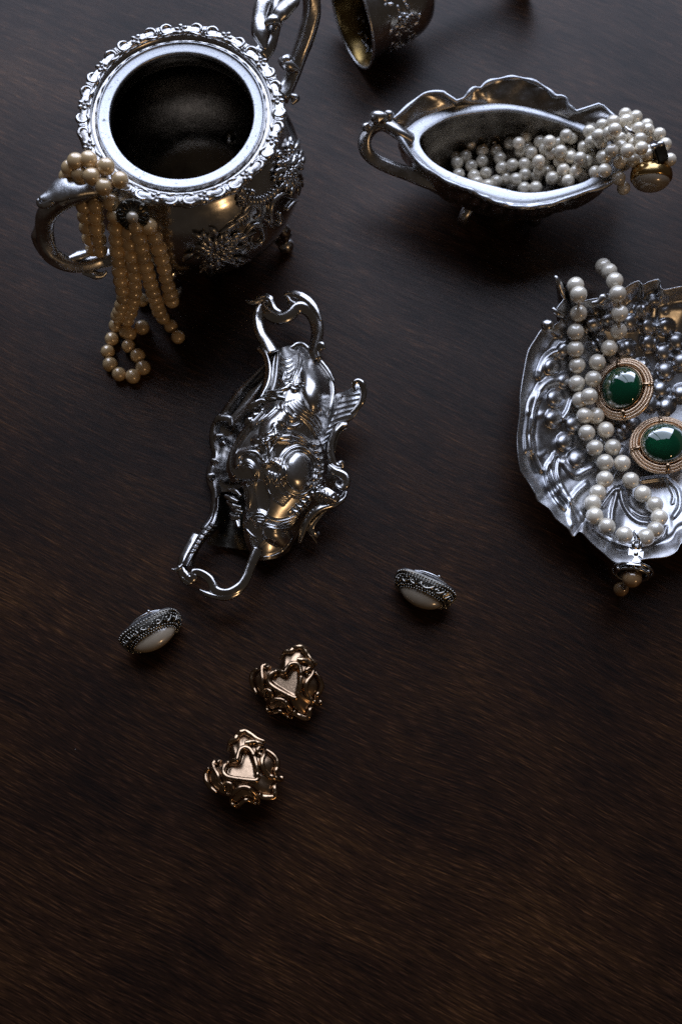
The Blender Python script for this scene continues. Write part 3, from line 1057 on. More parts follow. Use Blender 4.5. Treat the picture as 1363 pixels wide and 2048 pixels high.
leaf_plate('rim_band', z3([(352, 120), (345, 190), (325, 265), (290, 320), (235, 378), (198, 440), (165, 500), (135, 555), (112, 600)]), z3([(396, 120), (392, 190), (378, 265), (370, 320), (330, 372), (280, 420), (240, 480), (215, 540), (200, 600)]),
           [.009, .012, .015, .017, .018], [.007, .009, .0115, .014, .017], .0028, [z3([(305 - 24 * k, 300 + 34 * k), (330 - 22 * k, 320 + 30 * k), (372 - 26 * k, 330 + 26 * k)]) for k in range(7)] + [z3([(372, 130), (366, 220), (345, 300), (270, 400), (190, 530), (150, 600)])], 90, 30, SILVER_CAST, rib_h=.0012)
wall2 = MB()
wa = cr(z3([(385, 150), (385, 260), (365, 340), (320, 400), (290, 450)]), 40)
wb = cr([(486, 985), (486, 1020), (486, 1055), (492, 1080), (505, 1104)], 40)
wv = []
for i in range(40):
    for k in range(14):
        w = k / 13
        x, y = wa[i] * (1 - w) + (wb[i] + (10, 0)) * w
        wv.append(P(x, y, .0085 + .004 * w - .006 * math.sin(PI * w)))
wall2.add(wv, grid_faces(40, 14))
wall2.build('inside_wall', OXID_AND_SHADE, dish)  # dark metal colour stands in for the shade inside the hollow
for pts, rad in (([(430, 845, .010), (440, 836, .012), (458, 838, .013), (462, 852, .012)], [.0012, .0022, .0020, .0008]), ([(424, 960, .009), (421, 953, .011), (430, 950, .011)], [.0016, .0022, .0012]),
                 ([(440, 890, .009), (450, 886, .011)], [.001, .0016]), ([(446, 870, .010), (434, 872, .009), (430, 882, .008)], [.0008, .0018, .0008]), ([(424, 930, .008), (428, 922, .010), (438, 925, .010)], [.0008, .0018, .0008])):
    part_tube('rim_curl', pts, rad, 12, .9, 3, .1, SILVER_CAST, samples=20)
lh = part_tube('handle', zz(z3, [(230, 390), (195, 445), (158, 505), (132, 560), (125, 610), (135, 655), (165, 690), (195, 678), (195, 650), (225, 640), (270, 655), (315, 690), (340, 735), (352, 765), (400, 785), (460, 780), (520, 745), (560, 690), (585, 625), (612, 560), (645, 480)], [.012, .015, .017, .018, .018, .018, .018, .017, .016]), [.0030, .0031, .0028, .0025, .0023, .0026, .0023, .0019, .0019, .0021, .0023, .0023, .0023, .0025, .0025, .0024, .0024, .0026, .0026], samples=120)
for pts, rad in (([(45, 622), (75, 628), (105, 612), (125, 590)], [.0003, .0010, .0013, .0010]), ([(238, 765), (265, 780), (310, 800), (380, 815), (450, 812), (520, 780), (556, 742)], [.0004, .0014, .0014, .0018, .0018, .0014, .0005]),
                 ([(105, 650), (130, 690), (170, 715), (205, 700)], [.0004, .0014, .0015, .0006]), ([(285, 660), (330, 700), (345, 760)], [.0005, .0011, .0005])):
    part_tube('handle_leaf', zz(z3, pts, .0175), rad, 12, .8, 4, .12, parent=lh, samples=40)
for pts in ([(440, 70), (500, 80), (530, 110)], [(415, 110), (460, 130), (510, 150)], [(430, 150), (480, 180), (530, 190)], [(460, 200), (500, 215), (540, 225)], [(455, 235), (480, 262), (520, 255)], [(500, 240), (505, 290), (515, 330)]):
    part_tube('leaf', zz(z3, pts, [.0195, .0235]), [.0006, .0017, .0007], 10, .7, 5, .15, samples=20)

# ------------------------------------------------------------------ gold heart earrings
z4 = Z(0, 0, 1.0)
GU = 0.000232 / 6.49


def he(p, z=None):
    """traced pixel of the brooch-like front -> local metres, on its dome"""
    x, y = (p[0] - 650) * GU, -(p[1] - 640) * GU
    return x, y


SIL = [(750, 135), (830, 128), (960, 260), (1055, 335), (1010, 390), (1090, 500), (1132, 600), (1112, 690), (1060, 790), (1100, 850), (1035, 890), (1005, 1035), (900, 1050), (790, 1010), (745, 1060), (690, 1020), (560, 1000), (440, 970), (425, 880), (300, 800), (240, 690), (196, 580), (250, 445), (340, 385), (450, 410), (520, 400), (585, 300), (620, 205), (690, 185)]
_sl = np.array([he(p) for p in SIL])
_sl = cr(_sl, 400, True)
_sa = np.arctan2(_sl[:, 1], _sl[:, 0])
_so = np.argsort(_sa)
_sa, _sr = _sa[_so], np.linalg.norm(_sl, axis=1)[_so]


def sil_r(a):
    a = (np.asarray(a) + PI) % (2 * PI) - PI
    return np.interp(a, _sa, _sr, period=2 * PI)


def dome_z(x, y):
    x, y = np.asarray(x, float), np.asarray(y, float)
    q = np.hypot(x, y) / sil_r(np.arctan2(y, x))
    return 0.0035 + 0.0095 * np.sqrt(np.clip(1 - 0.92 * np.minimum(q, 1.04) ** 2.0, 0.0, 1))


HEART = [(640, 475), (600, 470), (545, 462), (480, 490), (437, 560), (452, 625), (520, 675), (620, 725), (720, 768), (812, 795), (842, 730), (858, 640), (862, 540), (852, 440), (822, 375), (770, 345), (715, 362), (675, 412)]
earrings_h = []


def heart_earring(label):
    e = thing('heart_earring', label, 'earring', (0, 0, 0), 'gold heart earrings')
    e['_local'] = 1
    m = MB()
    n, k = 96, 40
    v = []
    for i in range(n):
        a = 2 * PI * i / n
        Rm = float(sil_r(a)) * .965
        for j in range(k):
            q = j / (k - 1)
            x, y = Rm * q * math.cos(a), Rm * q * math.sin(a)
            z = float(dome_z(x, y))
            z *= 1.0 if q < .97 else 0.8
            v.append((x, y, z))
        v.append((Rm * .90 * math.cos(a), Rm * .90 * math.sin(a), 0.0010))
        v.append((0, 0, 0.0006))
    # heart-shaped dimple
    hl = cr([he(p) for p in HEART], 80, True)
    v = np.array(v)
    from_in = np.zeros(len(v), bool)
    x, y = v[:, 0], v[:, 1]
    for (x1, y1), (x2, y2) in zip(hl, np.roll(hl, -1, 0)):
        c = ((y1 > y) != (y2 > y)) & (x < (x2 - x1) * (y - y1) / (y2 - y1 + 1e-12) + x1)
        from_in ^= c
    d = seg_dist(v[:, :2], np.vstack([hl, hl[:1]]))
    sel = from_in & (v[:, 2] > .003)
    flat = 0.0102 - .22 * v[sel, 1] + .10 * v[sel, 0]
    k_ = np.minimum(1, d[sel] / 0.0016)
    v[sel, 2] = v[sel, 2] * (1 - k_) + np.minimum(flat, v[sel, 2] + .0004) * k_
    m.add(v, grid_faces(n, k + 2, close_u=True))
    m.build('body', GOLD_BODY, e)

    def tube(name, pts, rad, lift=.0007, closed=False, parent=e, n=70, flat=.95):
        q = cr([he(p) for p in pts], n, closed)
        z = dome_z(q[:, 0], q[:, 1]) + lift
        mm_ = MB()
        mm_.add(*sweep_geo(np.column_stack([q, z]), np.atleast_1d(rad) * 1.22, 12, flat, (0, 0, 1), closed=closed))
        return mm_.build(name, GOLD, parent)

    tube('heart', HEART, .00100, .0010, True, n=110)
    tube('scroll', [(975, 470), (955, 500), (930, 470), (925, 425), (960, 400), (1002, 430), (990, 500), (945, 570), (930, 650), (950, 730), (1000, 790), (1060, 835), (1120, 850), (1135, 825), (1105, 810)], [.0006, .0009, .0010, .0011, .0011, .0010, .0009, .0009, .0007], .0012)
    tube('scroll', [(1035, 440), (1090, 510), (1130, 600), (1112, 690), (1072, 750), (1055, 830)], [.0007, .0010, .0011, .0010, .0007], .0020)
    tube('scroll', [(420, 440), (380, 400), (335, 425), (340, 500), (358, 580), (362, 660), (385, 720)], [.0014, .0013, .0008, .0009, .0009, .0007], .0012)
    tube('scroll', [(270, 445), (215, 500), (198, 590), (235, 690), (285, 770)], [.0007, .0010, .0010, .0009, .0006], .0020)
    tube('scroll', [(395, 790), (400, 730), (450, 715), (492, 750), (490, 800), (440, 850), (400, 820)], [.0006, .0008, .0009, .0008, .0006], .0010)
    tube('scroll', [(430, 960), (455, 885), (540, 835), (620, 825), (690, 860), (740, 930), (770, 1010), (755, 1060)], [.0006, .0009, .0010, .0010, .0009, .0006], .0014)
    tube('scroll', [(430, 960), (490, 1005), (560, 985), (620, 975), (680, 1010), (730, 1050)], [.0007, .0010, .0009, .0009, .0006], .0018)
    tube('scroll', [(790, 965), (850, 1010), (960, 1042), (995, 1000), (1005, 930), (1035, 885)], [.0009, .0011, .0012, .0011, .0010, .0007], .0022, flat=.8)
    tube('scroll', [(560, 300), (620, 200), (690, 190), (740, 140), (830, 128), (905, 200), (965, 275), (1050, 335)], [.0007, .0010, .0012, .0013, .0012, .0010, .0006], .0024)
    tube('scroll', [(790, 290), (850, 300), (910, 310), (985, 350), (1010, 370)], [.0008, .0013, .0013, .0011, .0006], .0016)
    return e


def copy_tree(o, parent=None):
    c = o.copy()
    C.objects.link(c)
    if parent is not None:
        c.parent = parent
    for ch in [x for x in bpy.data.objects if x.parent == o]:
        copy_tree(ch, c)
    return c


def place(o, p, rot):
    o.location = p
    o.rotation_euler = rot


h1 = heart_earring('gold heart clip earring lying face up, nearer to the tipped silver dish')
h2 = copy_tree(h1)
h2['label'] = 'gold heart clip earring tilted back, lowest object on the table'
place(h1, P(573, 1372, 0.0005), (R(3), R(-2), R(-4)))
place(h2, P(485, 1554, 0.0034), (R(-9), R(5), R(17)))

# ------------------------------------------------------------------ marcasite earrings with mabe pearls
def dome_earring(label):
    e = thing('dome_earring', label, 'earring', (0, 0, 0), 'dark silver pearl earrings')
    e['_local'] = 1
    A, B_ = .0148, .0088

    def se(t, sx, z):
        # squarish at the base, oval at the front
        p = 2 + 1.8 * max(0.0, 1 - z / .006)
        c, s_ = math.cos(t), math.sin(t)
        return (A * sx * math.copysign(abs(c) ** (2 / p), c), B_ * sx * math.copysign(abs(s_) ** (2 / p), s_), z)

    m = MB()
    prof = cr([(1.0, 0.0), (1.02, .0010), (1.0, .0020), (0.95, .0036), (0.88, .0052), (0.79, .0064), (0.66, .0066)], 24)
    ang = np.linspace(0, 2 * PI, 88, endpoint=False)
    m.add([se(t, r_, z_) for t in ang for r_, z_ in prof], grid_faces(88, 24, close_u=True))
    m.build('setting', OXID_AND_SHADE, e)
    m = MB()
    m.add([se(t, r_, z_) for t in ang for r_, z_ in ((1.0, 0), (.97, -.0006), (.5, -.0010), (0, -.0011))], grid_faces(88, 4, close_u=True))
    bk = m.build('back_plate', SILVER_SATIN, e)
    m = MB()
    m.add(*sweep_geo(cr([(-.008, .0070, -.0012), (-.003, .0080, -.0018), (.003, .0082, -.0018), (.009, .0070, -.0012)], 30), [.0006, .0014, .0015, .0014, .0006], 12, .5))
    m.add(*ball_geo((.004, .0094, -.0022), .0009, 10, 7))
    m.build('clip', SILVER_SATIN, bk)
    for (sc, z, cnt, r) in ((1.02, .0010, 58, .00064), (0.985, .0026, 56, .00044), (0.83, .0061, 46, .00056), (0.73, .0068, 40, .00056), (0.92, .0046, 52, .00040)):
        m = MB()
        q = np.array([se(2 * PI * k / 400, sc, z) for k in range(401)])
        L = np.concatenate([[0], np.cumsum(np.linalg.norm(np.diff(q, axis=0), axis=1))])
        for k in range(cnt):
            d = L[-1] * (k + .5) / cnt
            m.add(*ball_geo([np.interp(d, L, q[:, i]) for i in range(3)], r, 7, 5))
        m.build('bead_row', ANTIQUE, e, kind='stuff')
    m = MB()
    for k in range(16):
        t = 2 * PI * k / 16

        def rp_(dt, s):
            z = float(np.interp(-s, -prof[2:, 0], prof[2:, 1]))
            return np.array(se(t + dt, s, z)) + np.array([0, 0, .0003]) + .0004 * np.array([math.cos(t), math.sin(t), 0])
        m.add(*sweep_geo(cr([rp_(-.15, .97), rp_(-.10, .91), rp_(0, .875), rp_(.10, .90), rp_(.13, .94), rp_(.06, .955)], 18), [.0003, .0005, .0006, .0005, .0003], 7))
        if k % 2:
            m.add(*ball_geo(rp_(.02, .93), .0007, 7, 5))
    m.build('wire_scrolls', ANTIQUE, e, kind='stuff')
    m = MB()
    m.add(*ball_geo((0, 0, .0046), (A * .76, B_ * .62, .0074), 36, 24))
    m.build('pearl', PEARL_MABE, e)
    return e


def aim(axis, xdir):
    F = frame_from(axis, xdir)
    return Matrix([list(r) for r in F]).to_euler()


def img_dir(p0, p1, z):
    return P(*p1, z) - P(*p0, z)


m1 = dome_earring('dark beaded silver earring with oval pearl, right of the tipped dish handle')
m2 = copy_tree(m1)
m2['label'] = 'dark beaded silver earring with oval pearl, left of the gold hearts'
for o, c, b0, b1, ax, el in ((m1, (851, 1171), (802, 1135), (912, 1183), (-.44, -1), 17), (m2, (300, 1256), (246, 1274), (333, 1222), (.56, -1), 23)):
    xd = img_dir(b0, b1, .008)
    pz = np.array([ax[0], ax[1], 0.0])
    pz /= np.linalg.norm(pz)
    axis = pz * math.cos(R(el)) + np.array([0, 0, math.sin(R(el))])
    o.rotation_euler = aim(axis, xd)
    o.location = P(c[0], c[1], .0088)

# ------------------------------------------------------------------ shallow silver shell tray
TC = np.array([1292.0, 850.0])
TRAY = [(1112, 556, .036), (1118, 575, .034), (1128, 596, .031), (1112, 622, .030), (1122, 640, .027), (1100, 655, .027), (1086, 657, .027), (1070, 680, .027), (1056, 705, .027), (1048, 745, .027), (1041, 790, .027), (1040, 830, .026), (1035, 870, .025), (1036, 905, .025), (1042, 940, .024), (1056, 962, .023), (1070, 985, .023), (1076, 1000, .022), (1100, 1018, .022), (1112, 1036, .022), (1136, 1056, .022), (1146, 1072, .021), (1160, 1062, .022), (1185, 1086, .022), (1206, 1104, .022), (1228, 1122, .022), (1250, 1124, .023), (1290, 1116, .024), (1330, 1112, .025), (1350, 1102, .025), (1364, 1082, .025),
        (1400, 1068, .025), (1450, 1040, .025), (1490, 1000, .025), (1515, 950, .026), (1535, 890, .026), (1540, 820, .027), (1530, 750, .028), (1505, 690, .030), (1470, 640, .031), (1430, 600, .032), (1390, 575, .033), (1363, 574, .033), (1323, 580, .033), (1317, 561, .034), (1296, 565, .034), (1284, 571, .034), (1276, 563, .034), (1258, 571, .034), (1246, 580, .033), (1232, 590, .032), (1210, 590, .032), (1196, 597, .032), (1180, 600, .032), (1160, 604, .031), (1144, 600, .032), (1130, 570, .034)]
NT, NR = 420, 130
tp = np.array(TRAY)
ring = cr(tp[:, :3] * np.array([1, 1, 4000]), NT, True)
ring_uv, ring_z = ring[:, :2], ring[:, 2] / 4000
q = np.linspace(0, 1, NR) ** 0.8
UVT = TC + (ring_uv[:, None, :] - TC) * q[None, :, None]
ZT = 0.0065 + (ring_z[:, None] - 0.0065) * (q[None, :] ** 2.6)
ZT = ZT - 0.0022 * np.exp(-((q[None, :] - 0.90) / 0.045) ** 2)
ztr = Z(1000, 820, 3.755)
zt6 = Z(1020, 540, 5.69)
mm = 0.001
TS = [(zt6([(580, 1250), (430, 1290), (320, 1390), (250, 1530), (225, 1700), (205, 1880), (215, 2040)]), 13, 3.0 * mm),
      (zt6([(330, 1420), (270, 1600), (250, 1800)]), 5, 1.4 * mm),
      (zt6([(600, 930), (480, 950), (400, 1010), (350, 1120), (330, 1210)]), 9, 2.2 * mm),
      (zt6([(700, 1480), (660, 1600), (600, 1690)]), 7, 2.2 * mm),
      (ztr([(420, 330), (355, 420), (350, 520), (400, 640), (480, 740)]), 6, 2.2 * mm), (ztr([(400, 340), (385, 470), (440, 600), (520, 690)]), 5, 1.6 * mm),
      (ztr([(440, 350), (430, 470), (470, 590), (520, 660)]), 4, 1.2 * mm), (ztr([(480, 390), (560, 480), (640, 450), (680, 430)]), 12, 2.4 * mm),
      (ztr([(900, 580), (915, 680), (960, 770), (1030, 830), (1110, 845)]), 6, 2.4 * mm), (ztr([(925, 600), (960, 720), (1040, 790), (1110, 800)]), 4, 1.4 * mm),
      (ztr([(880, 590), (855, 690), (838, 770), (835, 860)]), 5, 1.8 * mm), (ztr([(860, 590), (800, 660), (760, 720)]), 5, 1.8 * mm),
      (ztr([(640, 560), (560, 640), (520, 740), (540, 860)]), 8, 1.8 * mm), (ztr([(1050, 530), (1160, 515), (1250, 500), (1340, 450)]), 6, 2.0 * mm),
      (ztr([(1250, 520), (1330, 600), (1345, 720), (1300, 800)]), 6, 1.8 * mm), (ztr([(700, 900), (800, 970), (900, 1010), (1010, 1030), (1120, 1010), (1210, 960), (1240, 880)]), 4, 1.5 * mm),
      (ztr([(1260, 560), (1300, 640), (1290, 700)]), 4, 1.2 * mm), (ztr([(240, 60), (230, 200), (250, 330), (300, 450)]), 6, 1.6 * mm)]
for k in range(22):
    a = R(100 + 9.5 * k)
    e_ = np.array([math.cos(a) * 240, math.sin(a) * 268])
    TS.append(([tuple(TC + e_ * .86), tuple(TC + e_ * .92 + (3, 4)), tuple(TC + e_ * .985)], 7, (0.6 if k % 2 else -0.4) * mm))
BERRIES = [(1110, 795), (1106, 837), (1129, 883), (1147, 848), (1102, 732), (1153, 917, 18), (1284, 621), (1261, 646), (1296, 654), (1297, 686), (1326, 705), (1329, 741, 17), (1282, 734), (1320, 778), (1360, 786), (1331, 812), (1360, 722), (1253, 697), (1330, 655), (1350, 684), (1245, 862), (1262, 848), (1215, 640), (1185, 650), (1210, 612, 12), (1306, 600, 13), (1195, 690), (1128, 700, 14), (1245, 700), (1290, 762), (1300, 806), (1385, 700), (1390, 745), (1385, 790), (1240, 830), (1208, 880, 13), (1240, 905, 13), (1128, 760, 14)]


def tray_surface():
    uv = UVT.reshape(-1, 2)
    h = relief(uv, TS)
    h = np.maximum(h, bumps(uv, [(b_[0], b_[1], (b_[2] if len(b_) > 2 else 16) * 1.14) for b_ in BERRIES], 16, 3.6 * mm))
    hm = 0.0004 * np.sin(uv[:, 0] * .045 + 1.3) * np.cos(uv[:, 1] * .038)
    fade = np.clip((1 - np.tile(q, NT)) * 18, 0, 1)
    return PP(uv[:, 0], uv[:, 1], ZT.ravel() + (h + hm) * fade)


tl = P(TC[0], TC[1], 0)
tray = thing('shell_tray', 'broad silver shell tray embossed with grapes and leaves, cut off by the right edge', 'tray', (tl[0], tl[1], 0))
tv = tray_surface().reshape(NT, NR, 3)
ctr = PP(np.array([TC[0]]), np.array([TC[1]]), np.array([.006]))[0]
rim = tv[:, -1]
out = []
for (s, dz, zabs) in ((1.006, .0004, None), (1.010, -.0006, None), (1.004, -.0018, None), (.93, None, .55), (.72, None, .18), (.55, None, .10), (.50, None, .0), (.0, None, .0)):
    p = ctr + (rim - ctr) * s
    p[:, 2] = rim[:, 2] + dz if dz is not None else rim[:, 2] * zabs + .0012
    out.append(p)
full = np.concatenate([tv, np.stack(out, axis=1)], axis=1)
mb = MB()
mb.add(full.reshape(-1, 3), grid_faces(NT, NR + 8, close_u=True))
mb.build('dish', SILVER_TRAY, tray)
TRAY_BVH = mb.bvh()
# upturned leaf tips of the edge
for pts, rad in (([(1128, 600, .030), (1122, 582, .033), (1113, 558, .037), (1108, 552, .037)], [.0008, .0018, .0018, .0007]), ([(1125, 632, .028), (1112, 624, .031), (1104, 616, .032)], [.0014, .002, .0007]), ([(1104, 660, .027), (1094, 650, .029), (1088, 642, .028)], [.002, .0036, .002]),
                 ([(1196, 600, .033), (1206, 592, .035), (1196, 604, .034), (1180, 606, .033)], [.001, .0022, .0018, .0008])):
    m = MB()
    m.add(*sweep_geo(cr([tuple(P(*p)) for p in pts], 18), rad, 12, .8))
    m.build('edge_curl', SILVER_CAST, tray)

# ------------------------------------------------------------------ white necklace across the tray, with its orb pendant
nc = thing('pearl_necklace', 'white pearl necklace with an orb pendant, lying across the shell tray', 'necklace', tuple(P(1210, 850, 0)))
rw = 0.0042
pm_w = pearl_mesh('white_pearl', rw, PEARL_WHITE)


def on_surface(px, py, r, lift=0.0):
    l, n_, d = ray_hit(TRAY_BVH, px, py)
    if l is None:
        return None
    return l - d * (r / max(0.35, abs(d @ n_)) + lift)


lst = [(1150, 571, .0365, 0), (1156, 589, .0385, 0), (1156, 626.5, 0, 0), (1150, 664, 0, 0), (1149.5, 698, 0, 0), (1153, 731, 0, 0), (1152, 767, 0, 0), (1159, 800, 0, 0), (1168, 831, 0, .001),
       (1205, 533, .017, 0), (1217, 543, .025, 0), (1228, 562, .034, 0), (1234, 588, .038, 0), (1238, 626.5, 0, .006), (1236, 662, 0, .003), (1217, 696, 0, .003), (1193, 725, 0, .003), (1185, 758, 0, .004), (1177, 793, 0, .006), (1190, 832, 0, 0),
       (1172, 866, 0, .001), (1210, 860, 0, .001), (1188, 896, 0, .001), (1224, 894.6, 0, .001), (1208.5, 925, 0, .002), (1243, 926.5, 0, .002), (1208, 958.5, 0, .002), (1260, 961, 0, .002), (1194, 986, 0, .001), (1284, 988, 0, .001), (1184, 1007, 0, .001), (1308, 1010, 0, .001), (1188, 1032, 0, .001), (1317, 1035, 0, .001), (1212, 1053, 0, .002), (1309, 1060, 0, .002), (1247, 1070, 0, .003), (1290, 1075, 0, .003)]
PW = []
for (x, y, z, lf) in lst:
    c = P(x, y, z) if z else on_surface(x, y, rw, lf)
    if c is not None:
        PW.append(c)
        put_pearl(pm_w, c, nc, 1 + random.uniform(-.02, .02))
PW = np.array(PW)
thread_part(PW[0:9], nc)
thread_part(PW[9:19], nc)
pend = bpy.data.objects.new('pendant', None)
C.objects.link(pend)
pend.parent = nc
pend.location = Vector(P(1268, 1110, .029)) - Vector(nc.location)
zp = Z(1170, 1040, 7.062)


def flat_piece(name, outline, z, th, mat, parent):
    a = [tuple(P(x, y, z + (y - 1110) * 8e-5)) for x, y in zp(outline)]
    n = len(a)
    v = [np.array(p) + (0, 0, th / 2) for p in a] + [np.array(p) - (0, 0, th / 2) for p in a]
    f = [tuple(range(n)), tuple(range(2 * n - 1, n - 1, -1))] + [(i, n + i, n + (i + 1) % n, (i + 1) % n) for i in range(n)]
    m = MB()
    m.add(v, f)
    return m.build(name, mat, parent, smooth=False)


def ptube(name, pts, rad, mat, parent, closed=False, n=40, flat=1.0):
    m = MB()
    m.add(*sweep_geo(cr([tuple(P(x, y, z)) for (x, y), z in zip(zp([p[:2] for p in pts]), [p[2] for p in pts])], n, closed), rad, 10, flat, closed=closed))
    return m.build(name, mat, parent)


ptube('bail', [(690, 160, .0345), (735, 240, .0355), (760, 285, .034), (720, 290, .031), (690, 230, .031)], .0006, SILVER, pend, True)
ptube('loop', [(720, 300, .031), (770, 330, .0325), (760, 380, .0325), (720, 395, .032), (675, 375, .0325), (675, 325, .0325)], .0009, SILVER, pend, True)
# the four flared arms of the cross
cross = flat_piece('cross', [(690, 400), (750, 400), (785, 425), (745, 460), (810, 450), (800, 545), (745, 500), (725, 530), (775, 590), (640, 590), (680, 530), (660, 500), (595, 500), (605, 395), (670, 450), (655, 425)], .0325, .0016, SILVER, pend)
m = MB()
m.add(*ball_geo(P(1170 + 712 / 7.062, 1040 + 478 / 7.062, .0335), (.0011, .0011, .0007), 12, 8))
m.build('stud', SILVER, cross)
flat_piece('cross_foot', [(650, 585), (740, 585), (765, 650), (560, 630)], .0315, .003, SILVER, pend)
# ring round the orb, tilted, and the orb itself
oc = P(1170 + 660 / 7.062, 1040 + 735 / 7.062, .0255)
tiltF = frame_from((.20, .95, -.22), (1, -.21, 0))
a = np.linspace(0, 2 * PI, 60, endpoint=False)
for (ra, rb, r_, dz) in ((.0092, .0092, .0006, .0004), (.0072, .0072, .0007, -.0014)):
    m = MB()
    p = np.column_stack([ra * np.cos(a), rb * np.sin(a), np.full(60, dz)])
    m.add(*sweep_geo(p @ tiltF.T + oc, r_, 8, .7, closed=True))
    m.build('orb_ring', SILVER, pend)
m = MB()
v, f = lathe_geo([(.0, -.0006), (.0072, -.0004), (.0076, 0), (.0072, .0006), (0, .0012)], 40)
m.add(v @ tiltF.T + oc, f)
m.build('orb_cap', OXID_AND_SHADE, pend)
m = MB()
m.add(*ball_geo(oc - tiltF[:, 2] * .0030, .0046, 26, 18))
m.build('orb', PEARL_AMBER, pend)
for k in range(6):
    aa = 2 * PI * k / 6 + .3
    m = MB()
    m.add(*ball_geo(oc + tiltF @ np.array([.0079 * math.cos(aa), .0079 * math.sin(aa), -.0008]), .0009, 9, 7))
    m.build('ring_stud', SILVER, pend)
ptube('drop_link', [(600, 850, .018), (630, 880, .018), (600, 930, .016), (560, 900, .016)], .0005, SILVER, pend, True)
ptube('drop_link', [(540, 905, .015), (575, 930, .015), (545, 975, .013), (505, 940, .013)], .0006, SILVER, pend, True)
m = MB()
m.add(*ball_geo(P(1170 + 500 / 7.062, 1040 + 975 / 7.062, .0085), (.0036, .0036, .0046), 20, 14))
m.build('drop', PEARL_AMBER, pend)


# ------------------------------------------------------------------ green glass earrings
def gem_earring(label):
    e = thing('gem_earring', label, 'earring', (0, 0, 0), 'green stone earrings')
    e['_local'] = 1
    A, B_ = .0160, .0150

    def ell(t, s, z):
        return (A * s * math.cos(t), B_ * s * math.sin(t), z)
    m = MB()
    prof = [(0.0, .0002), (.98, .0002), (1.01, .0007), (1.0, .0012), (.97, .0016), (.765, .0034), (.752, .0030), (.748, .0012), (.68, .0010), (0, .0010)]
    t = np.linspace(0, 2 * PI, 96, endpoint=False)
    v = np.stack([np.array([ell(x, s, z) for s, z in prof]) for x in t])
    m.add(v.reshape(-1, 3), grid_faces(96, len(prof), close_u=True))
    fr = m.build('frame', GOLD_SATIN, e)
    # four milled sectors of rope wire with polished bars between them
    gaps = [R(80), R(178), R(262), R(352)]
    for i in range(4):
        t0, t1 = gaps[i] + .07, (gaps[(i + 1) % 4] if i < 3 else gaps[0] + 2 * PI) - .07
        for (s, z) in ((.970, .0021), (.892, .0029), (.815, .0036)):
            n = 150
            tt = np.linspace(t0, t1, n)
            p = np.array([ell(x, s, z) for x in tt])
            rad = .00076 * (1 + .16 * np.sin(np.arange(n) * 2 * PI / 5.0))
            m = MB()
            m.add(*sweep_geo(p, rad, 7))
            m.build('rope_wire', GOLD_SATIN, fr)
        g = gaps[i]
        m = MB()
        m.add(*sweep_geo(np.array([ell(g, s, z) for s, z in ((1.0, .0018), (.9, .0032), (.82, .0040), (.73, .0046))]), [.0007, .0011, .0012, .0011], 9, .8))
        m.build('bar', GOLD, fr)
        m = MB()
        m.add(*ball_geo(ell(g, .965, .0026), .0009, 10, 7))
        m.build('stud', GOLD, fr)
    m = MB()
    prof = cr([(.725, .0008), (.732, .0038), (.718, .0047), (.695, .0047), (.68, .0038)], 14)
    v = np.stack([np.array([ell(x, s, z) for s, z in prof]) for x in t])
    m.add(v.reshape(-1, 3), grid_faces(96, 14, close_u=True))
    m.build('bezel', GOLD, e)
    m = MB()
    m.add(*ball_geo((0, 0, .0036), (A * .69, B_ * .69, .0068), 48, 30))
    m.build('stone', GEM, e)
    return e


g1 = gem_earring('green cabochon earring in stepped gold frame, leaning against the white pearls')
g2 = copy_tree(g1)
g2['label'] = 'green cabochon earring in stepped gold frame, cut off by the right edge'
g1.location = P(1248, 781, .0155)
g1.rotation_euler = aim((-.58, .02, .80), img_dir((1232, 712), (1262, 845), .02))
g2.location = P(1323, 893, .0150)
g2.rotation_euler = aim((-.10, .10, .98), img_dir((1262, 905), (1390, 880), .02))

# ------------------------------------------------------------------ boat-shaped dish, upper right
BC = np.array([1010.0, 300.0])
LIP = [(770, 238, .056), (782, 240, .056), (800, 228, .056), (822, 208, .057), (845, 190, .058), (868, 186, .058), (892, 189, .058), (897, 206, .053), (912, 203, .052), (930, 195, .053), (943, 180, .056), (950, 176, .057), (960, 177, .055), (968, 170, .055), (985, 162, .056), (1010, 157, .057), (1040, 157, .058), (1070, 166, .057), (1092, 178, .056), (1108, 193, .054), (1122, 193, .056), (1132, 198, .056), (1134, 210, .053), (1146, 222, .050), (1158, 224, .050), (1166, 214, .054), (1180, 209, .056), (1202, 211, .056), (1218, 226, .055), (1236, 246, .054), (1250, 270, .053), (1258, 300, .051), (1246, 335, .049), (1225, 362, .047), (1200, 376, .045), (1170, 384, .0435), (1140, 395, .0430), (1105, 407, .0430), (1075, 413, .0430), (1040, 415, .0430), (1005, 409, .0430), (970, 396, .0430), (935, 379, .0435), (900, 367, .044), (875, 352, .0445), (850, 338, .046), (826, 314, .048), (805, 285, .051), (788, 260, .054)]
LEDGE = [(806, 268), (822, 250), (850, 232), (905, 214), (960, 208), (1020, 209), (1090, 223), (1165, 249), (1212, 275), (1234, 308), (1222, 342), (1196, 366), (1150, 386), (1100, 400), (1050, 407), (1000, 401), (950, 385), (905, 368), (872, 349), (846, 326), (820, 296)]
INNER = [(839, 285), (848, 266), (872, 249), (905, 234), (960, 225), (1020, 222), (1080, 234), (1140, 253), (1185, 277), (1205, 308), (1196, 340), (1170, 362), (1120, 377), (1080, 384), (1040, 384), (1000, 375), (950, 362), (905, 346), (872, 328), (850, 308)]
LIP = [(x, y, .0415 + (z - .0415) * (.45 if z > .0436 else 1)) for x, y, z in LIP]
NB = 360


